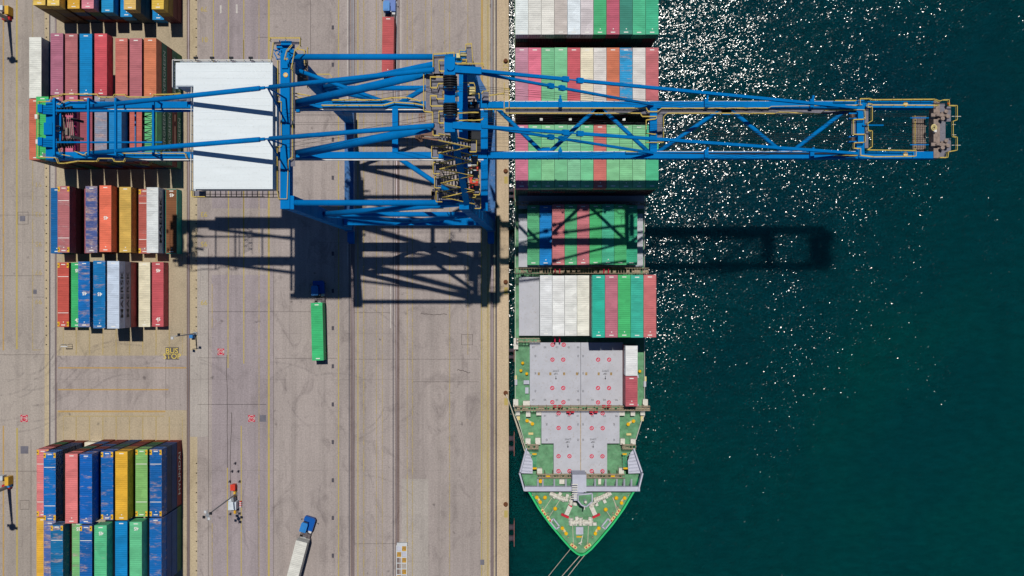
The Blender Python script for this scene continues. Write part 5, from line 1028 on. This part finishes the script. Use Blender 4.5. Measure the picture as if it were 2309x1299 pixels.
pole((441, 752), None, 11.8, 'slim grey light pole beside the bus stop marking', 2, [(-.5, -.6, .7, 1.5, 'cab roof blue')])
pole((533, 1113), None, 19, 'tall grey light pole beside the white generator', 4, [])
for py, w_, bl in ((44, 'at the upper left edge', False), (1097, 'at the lower left edge', True)):
    b_ = P(20, py); r = empty('floodlight_mast', b_, f'high floodlight mast with yellow and red cabinets {w_}', 'floodlight mast', 'floodlight masts on the left edge'); t_ = b_ + Vector((0, 0, 30.5))
    part('mast', lambda m: m.tube(b_, t_, .42, 12, .2), MATS['galvanised'], r); part('head_ring', lambda m: m.disc(t_, (0, 0, 1), .75, .4, 16), MATS['dark machinery'], r)
    for s in (-1, 1): part('floodlight', lambda m: m.box(t_.x + s * .9 - .25, t_.x + s * .9 + .25, t_.y - s * .3 - .25, t_.y - s * .3 + .25, 30.2, 30.6), MATS['dark machinery'], r)
    part('cabinet', lambda m: m.box(b_.x + .15, b_.x + .95, b_.y + .6, b_.y + 2.4, 0, 2.0), MATS['cabinet yellow'], r); part('base_box', lambda m: m.box(b_.x - 1.0, b_.x + .7, b_.y - .3, b_.y + .5, 0, 1.0), MATS['cabinet red'], r)
    part('control_box', lambda m: m.box(b_.x - 1.5, b_.x - .5, b_.y + 1.6, b_.y + 2.6, 0, 1.6), MATS['tank white'], r)
    if bl: part('blue_box', lambda m: m.box(b_.x + .2, b_.x + .8, b_.y + .0, b_.y + .55, 0, 1.3), MATS['cab roof blue'], r)
gen = empty('generator', P(530, 1130), 'white generator tank with pipes between two yellow lane lines', 'generator')
def gbox(name, px, py, w_, d_, h, mm): part(name, lambda m: (m.box(P(px, 0).x - w_ / 2, P(px, 0).x + w_ / 2, P(0, py).y - d_ / 2, P(0, py).y + d_ / 2, .1, h), m.box(P(px, 0).x - w_ * .4, P(px, 0).x + w_ * .4, P(0, py).y - d_ * .4, P(0, py).y + d_ * .4, h, h + .12)), MATS[mm], gen)
gbox('tank', 530, 1136, 1.7, 1.7, 2.2, 'tank white'); gbox('engine_box', 524, 1124, .8, .9, 1.5, 'tank white'); gbox('fan_box', 530, 1122, .7, .8, 1.7, 'galvanised'); gbox('pipe_rack', 531, 1151, .5, 1.2, .5, 'hatch yellow')
rb = empty('equipment_cabinet', P(530, 1096), 'red equipment cabinet above the white generator', 'cabinet')
part('body', lambda m: m.box(P(525.5, 0).x, P(534, 0).x, P(0, 1102).y, P(0, 1090).y, .05, 1.6), MATS['spreader red'], rb); part('roof', lambda m: m.box(P(524.5, 0).x, P(535, 0).x, P(0, 1103).y, P(0, 1089).y, 1.6, 1.7), MATS['spreader red'], rb); part('pump', lambda m: m.box(P(530, 0).x, P(534.5, 0).x, P(0, 1117).y, P(0, 1106).y, .05, 1.2), MATS['cabinet yellow'], rb)
m = MB()
for k in range(6): m.cur = k % 2; m.box(P(542, 0).x, P(546, 0).x, P(0, 1129 + k * 2.2 + 2.2).y, P(0, 1129 + k * 2.2).y, 0, .7)
tag(m.build('traffic_barrier', [MATS['spreader red'], MATS['truck white']]), 'short red and white striped barrier beside the generator tank', 'barrier')
gm = None
for x, y, w_ in ((531, 1044, 'at the top of the group above the red cabinet'), (524, 1062, 'left one of the middle pair above the red cabinet'), (538, 1062, 'right one of the middle pair above the red cabinet'), (519, 1085, 'just left of the red cabinet'), (541, 1085, 'just right of the red cabinet'), (520, 1158, 'lower left of the generator tank'), (541, 1157, 'lower right of the generator tank')):
    if gm is None: m = MB(); m.tube((0, 0, 0), (0, 0, 1.0), .12, 10); m.tube((0, 0, 1.0), (0, 0, 1.06), .14, 10, .05); m.tube((0, 0, 0), (0, 0, .05), .25, 12); gm = m.mesh('guard_post', MATS['cover grey'])
    tag(link('guard_post', gm, None, P(x, y)), f'small dark guard post {w_}', 'guard post', 'guard posts around the generator')
bs = empty('bus_shelter', P(155, 780), 'thin framed shelter on the tan ground left of the bus stop marking', 'bus shelter')
part('frame', lambda m: ([m.tube(P(x, y), P(x, y) + Vector((0, 0, 2.2)), .05, 6) for x in (149, 163) for y in (776, 781)], m.tube(P(136, 778), P(149, 778), .05, 6)), MATS['galvanised'], bs); part('roof', lambda m: m.box(P(148.5, 0).x, P(163.5, 0).x, P(0, 781).y, P(0, 779).y, 2.2, 2.3), MATS['truck white'], bs)
fr = empty('grid_panel', P(906, 1260), 'white grid panel with yellow hatched squares lying on the quay rails', 'grid panel')
part('frame', lambda m: ([m.box(P(x, 0).x - .09, P(x, 0).x + .09, P(0, 1345).y, P(0, 1229).y, .05, .32) for x in (894.5, 906, 917.5)], [m.box(P(894, 0).x, P(918, 0).x, P(0, y).y - .09, P(0, y).y + .09, .06, .31) for y in range(1230, 1346, 13)]), MATS['truck white'], fr)
part('end_box', lambda m: m.box(P(896, 0).x, P(919, 0).x, P(0, 1228.5).y, P(0, 1222).y, .05, .8), MATS['truck white'], fr)
for i in range(8):
    for j in (0, 1):
        y = 1236.5 + i * 13; x = 900.3 + j * 11.5
        if (i + j) % 2 and i != 3: part('hatched_tile', lambda m: ([m.box(P(x, 0).x - .44, P(x, 0).x + .44, P(0, y).y - .5, P(0, y).y + .5, .08, .24)], setattr(m, 'cur', 1), [m.beam(P(x - 4 + k * 3, y + 4, .26), P(x - 2 + k * 3, y - 4, .26), .1, .03) for k in range(3)]), [MATS['hatch yellow'], MATS['cover grey']], fr)
        elif i < 2: part('flat_tile', lambda m: m.box(P(x, 0).x - .44, P(x, 0).x + .44, P(0, y).y - .5, P(0, y).y + .5, .08, .2), MATS['ship light grey'], fr)
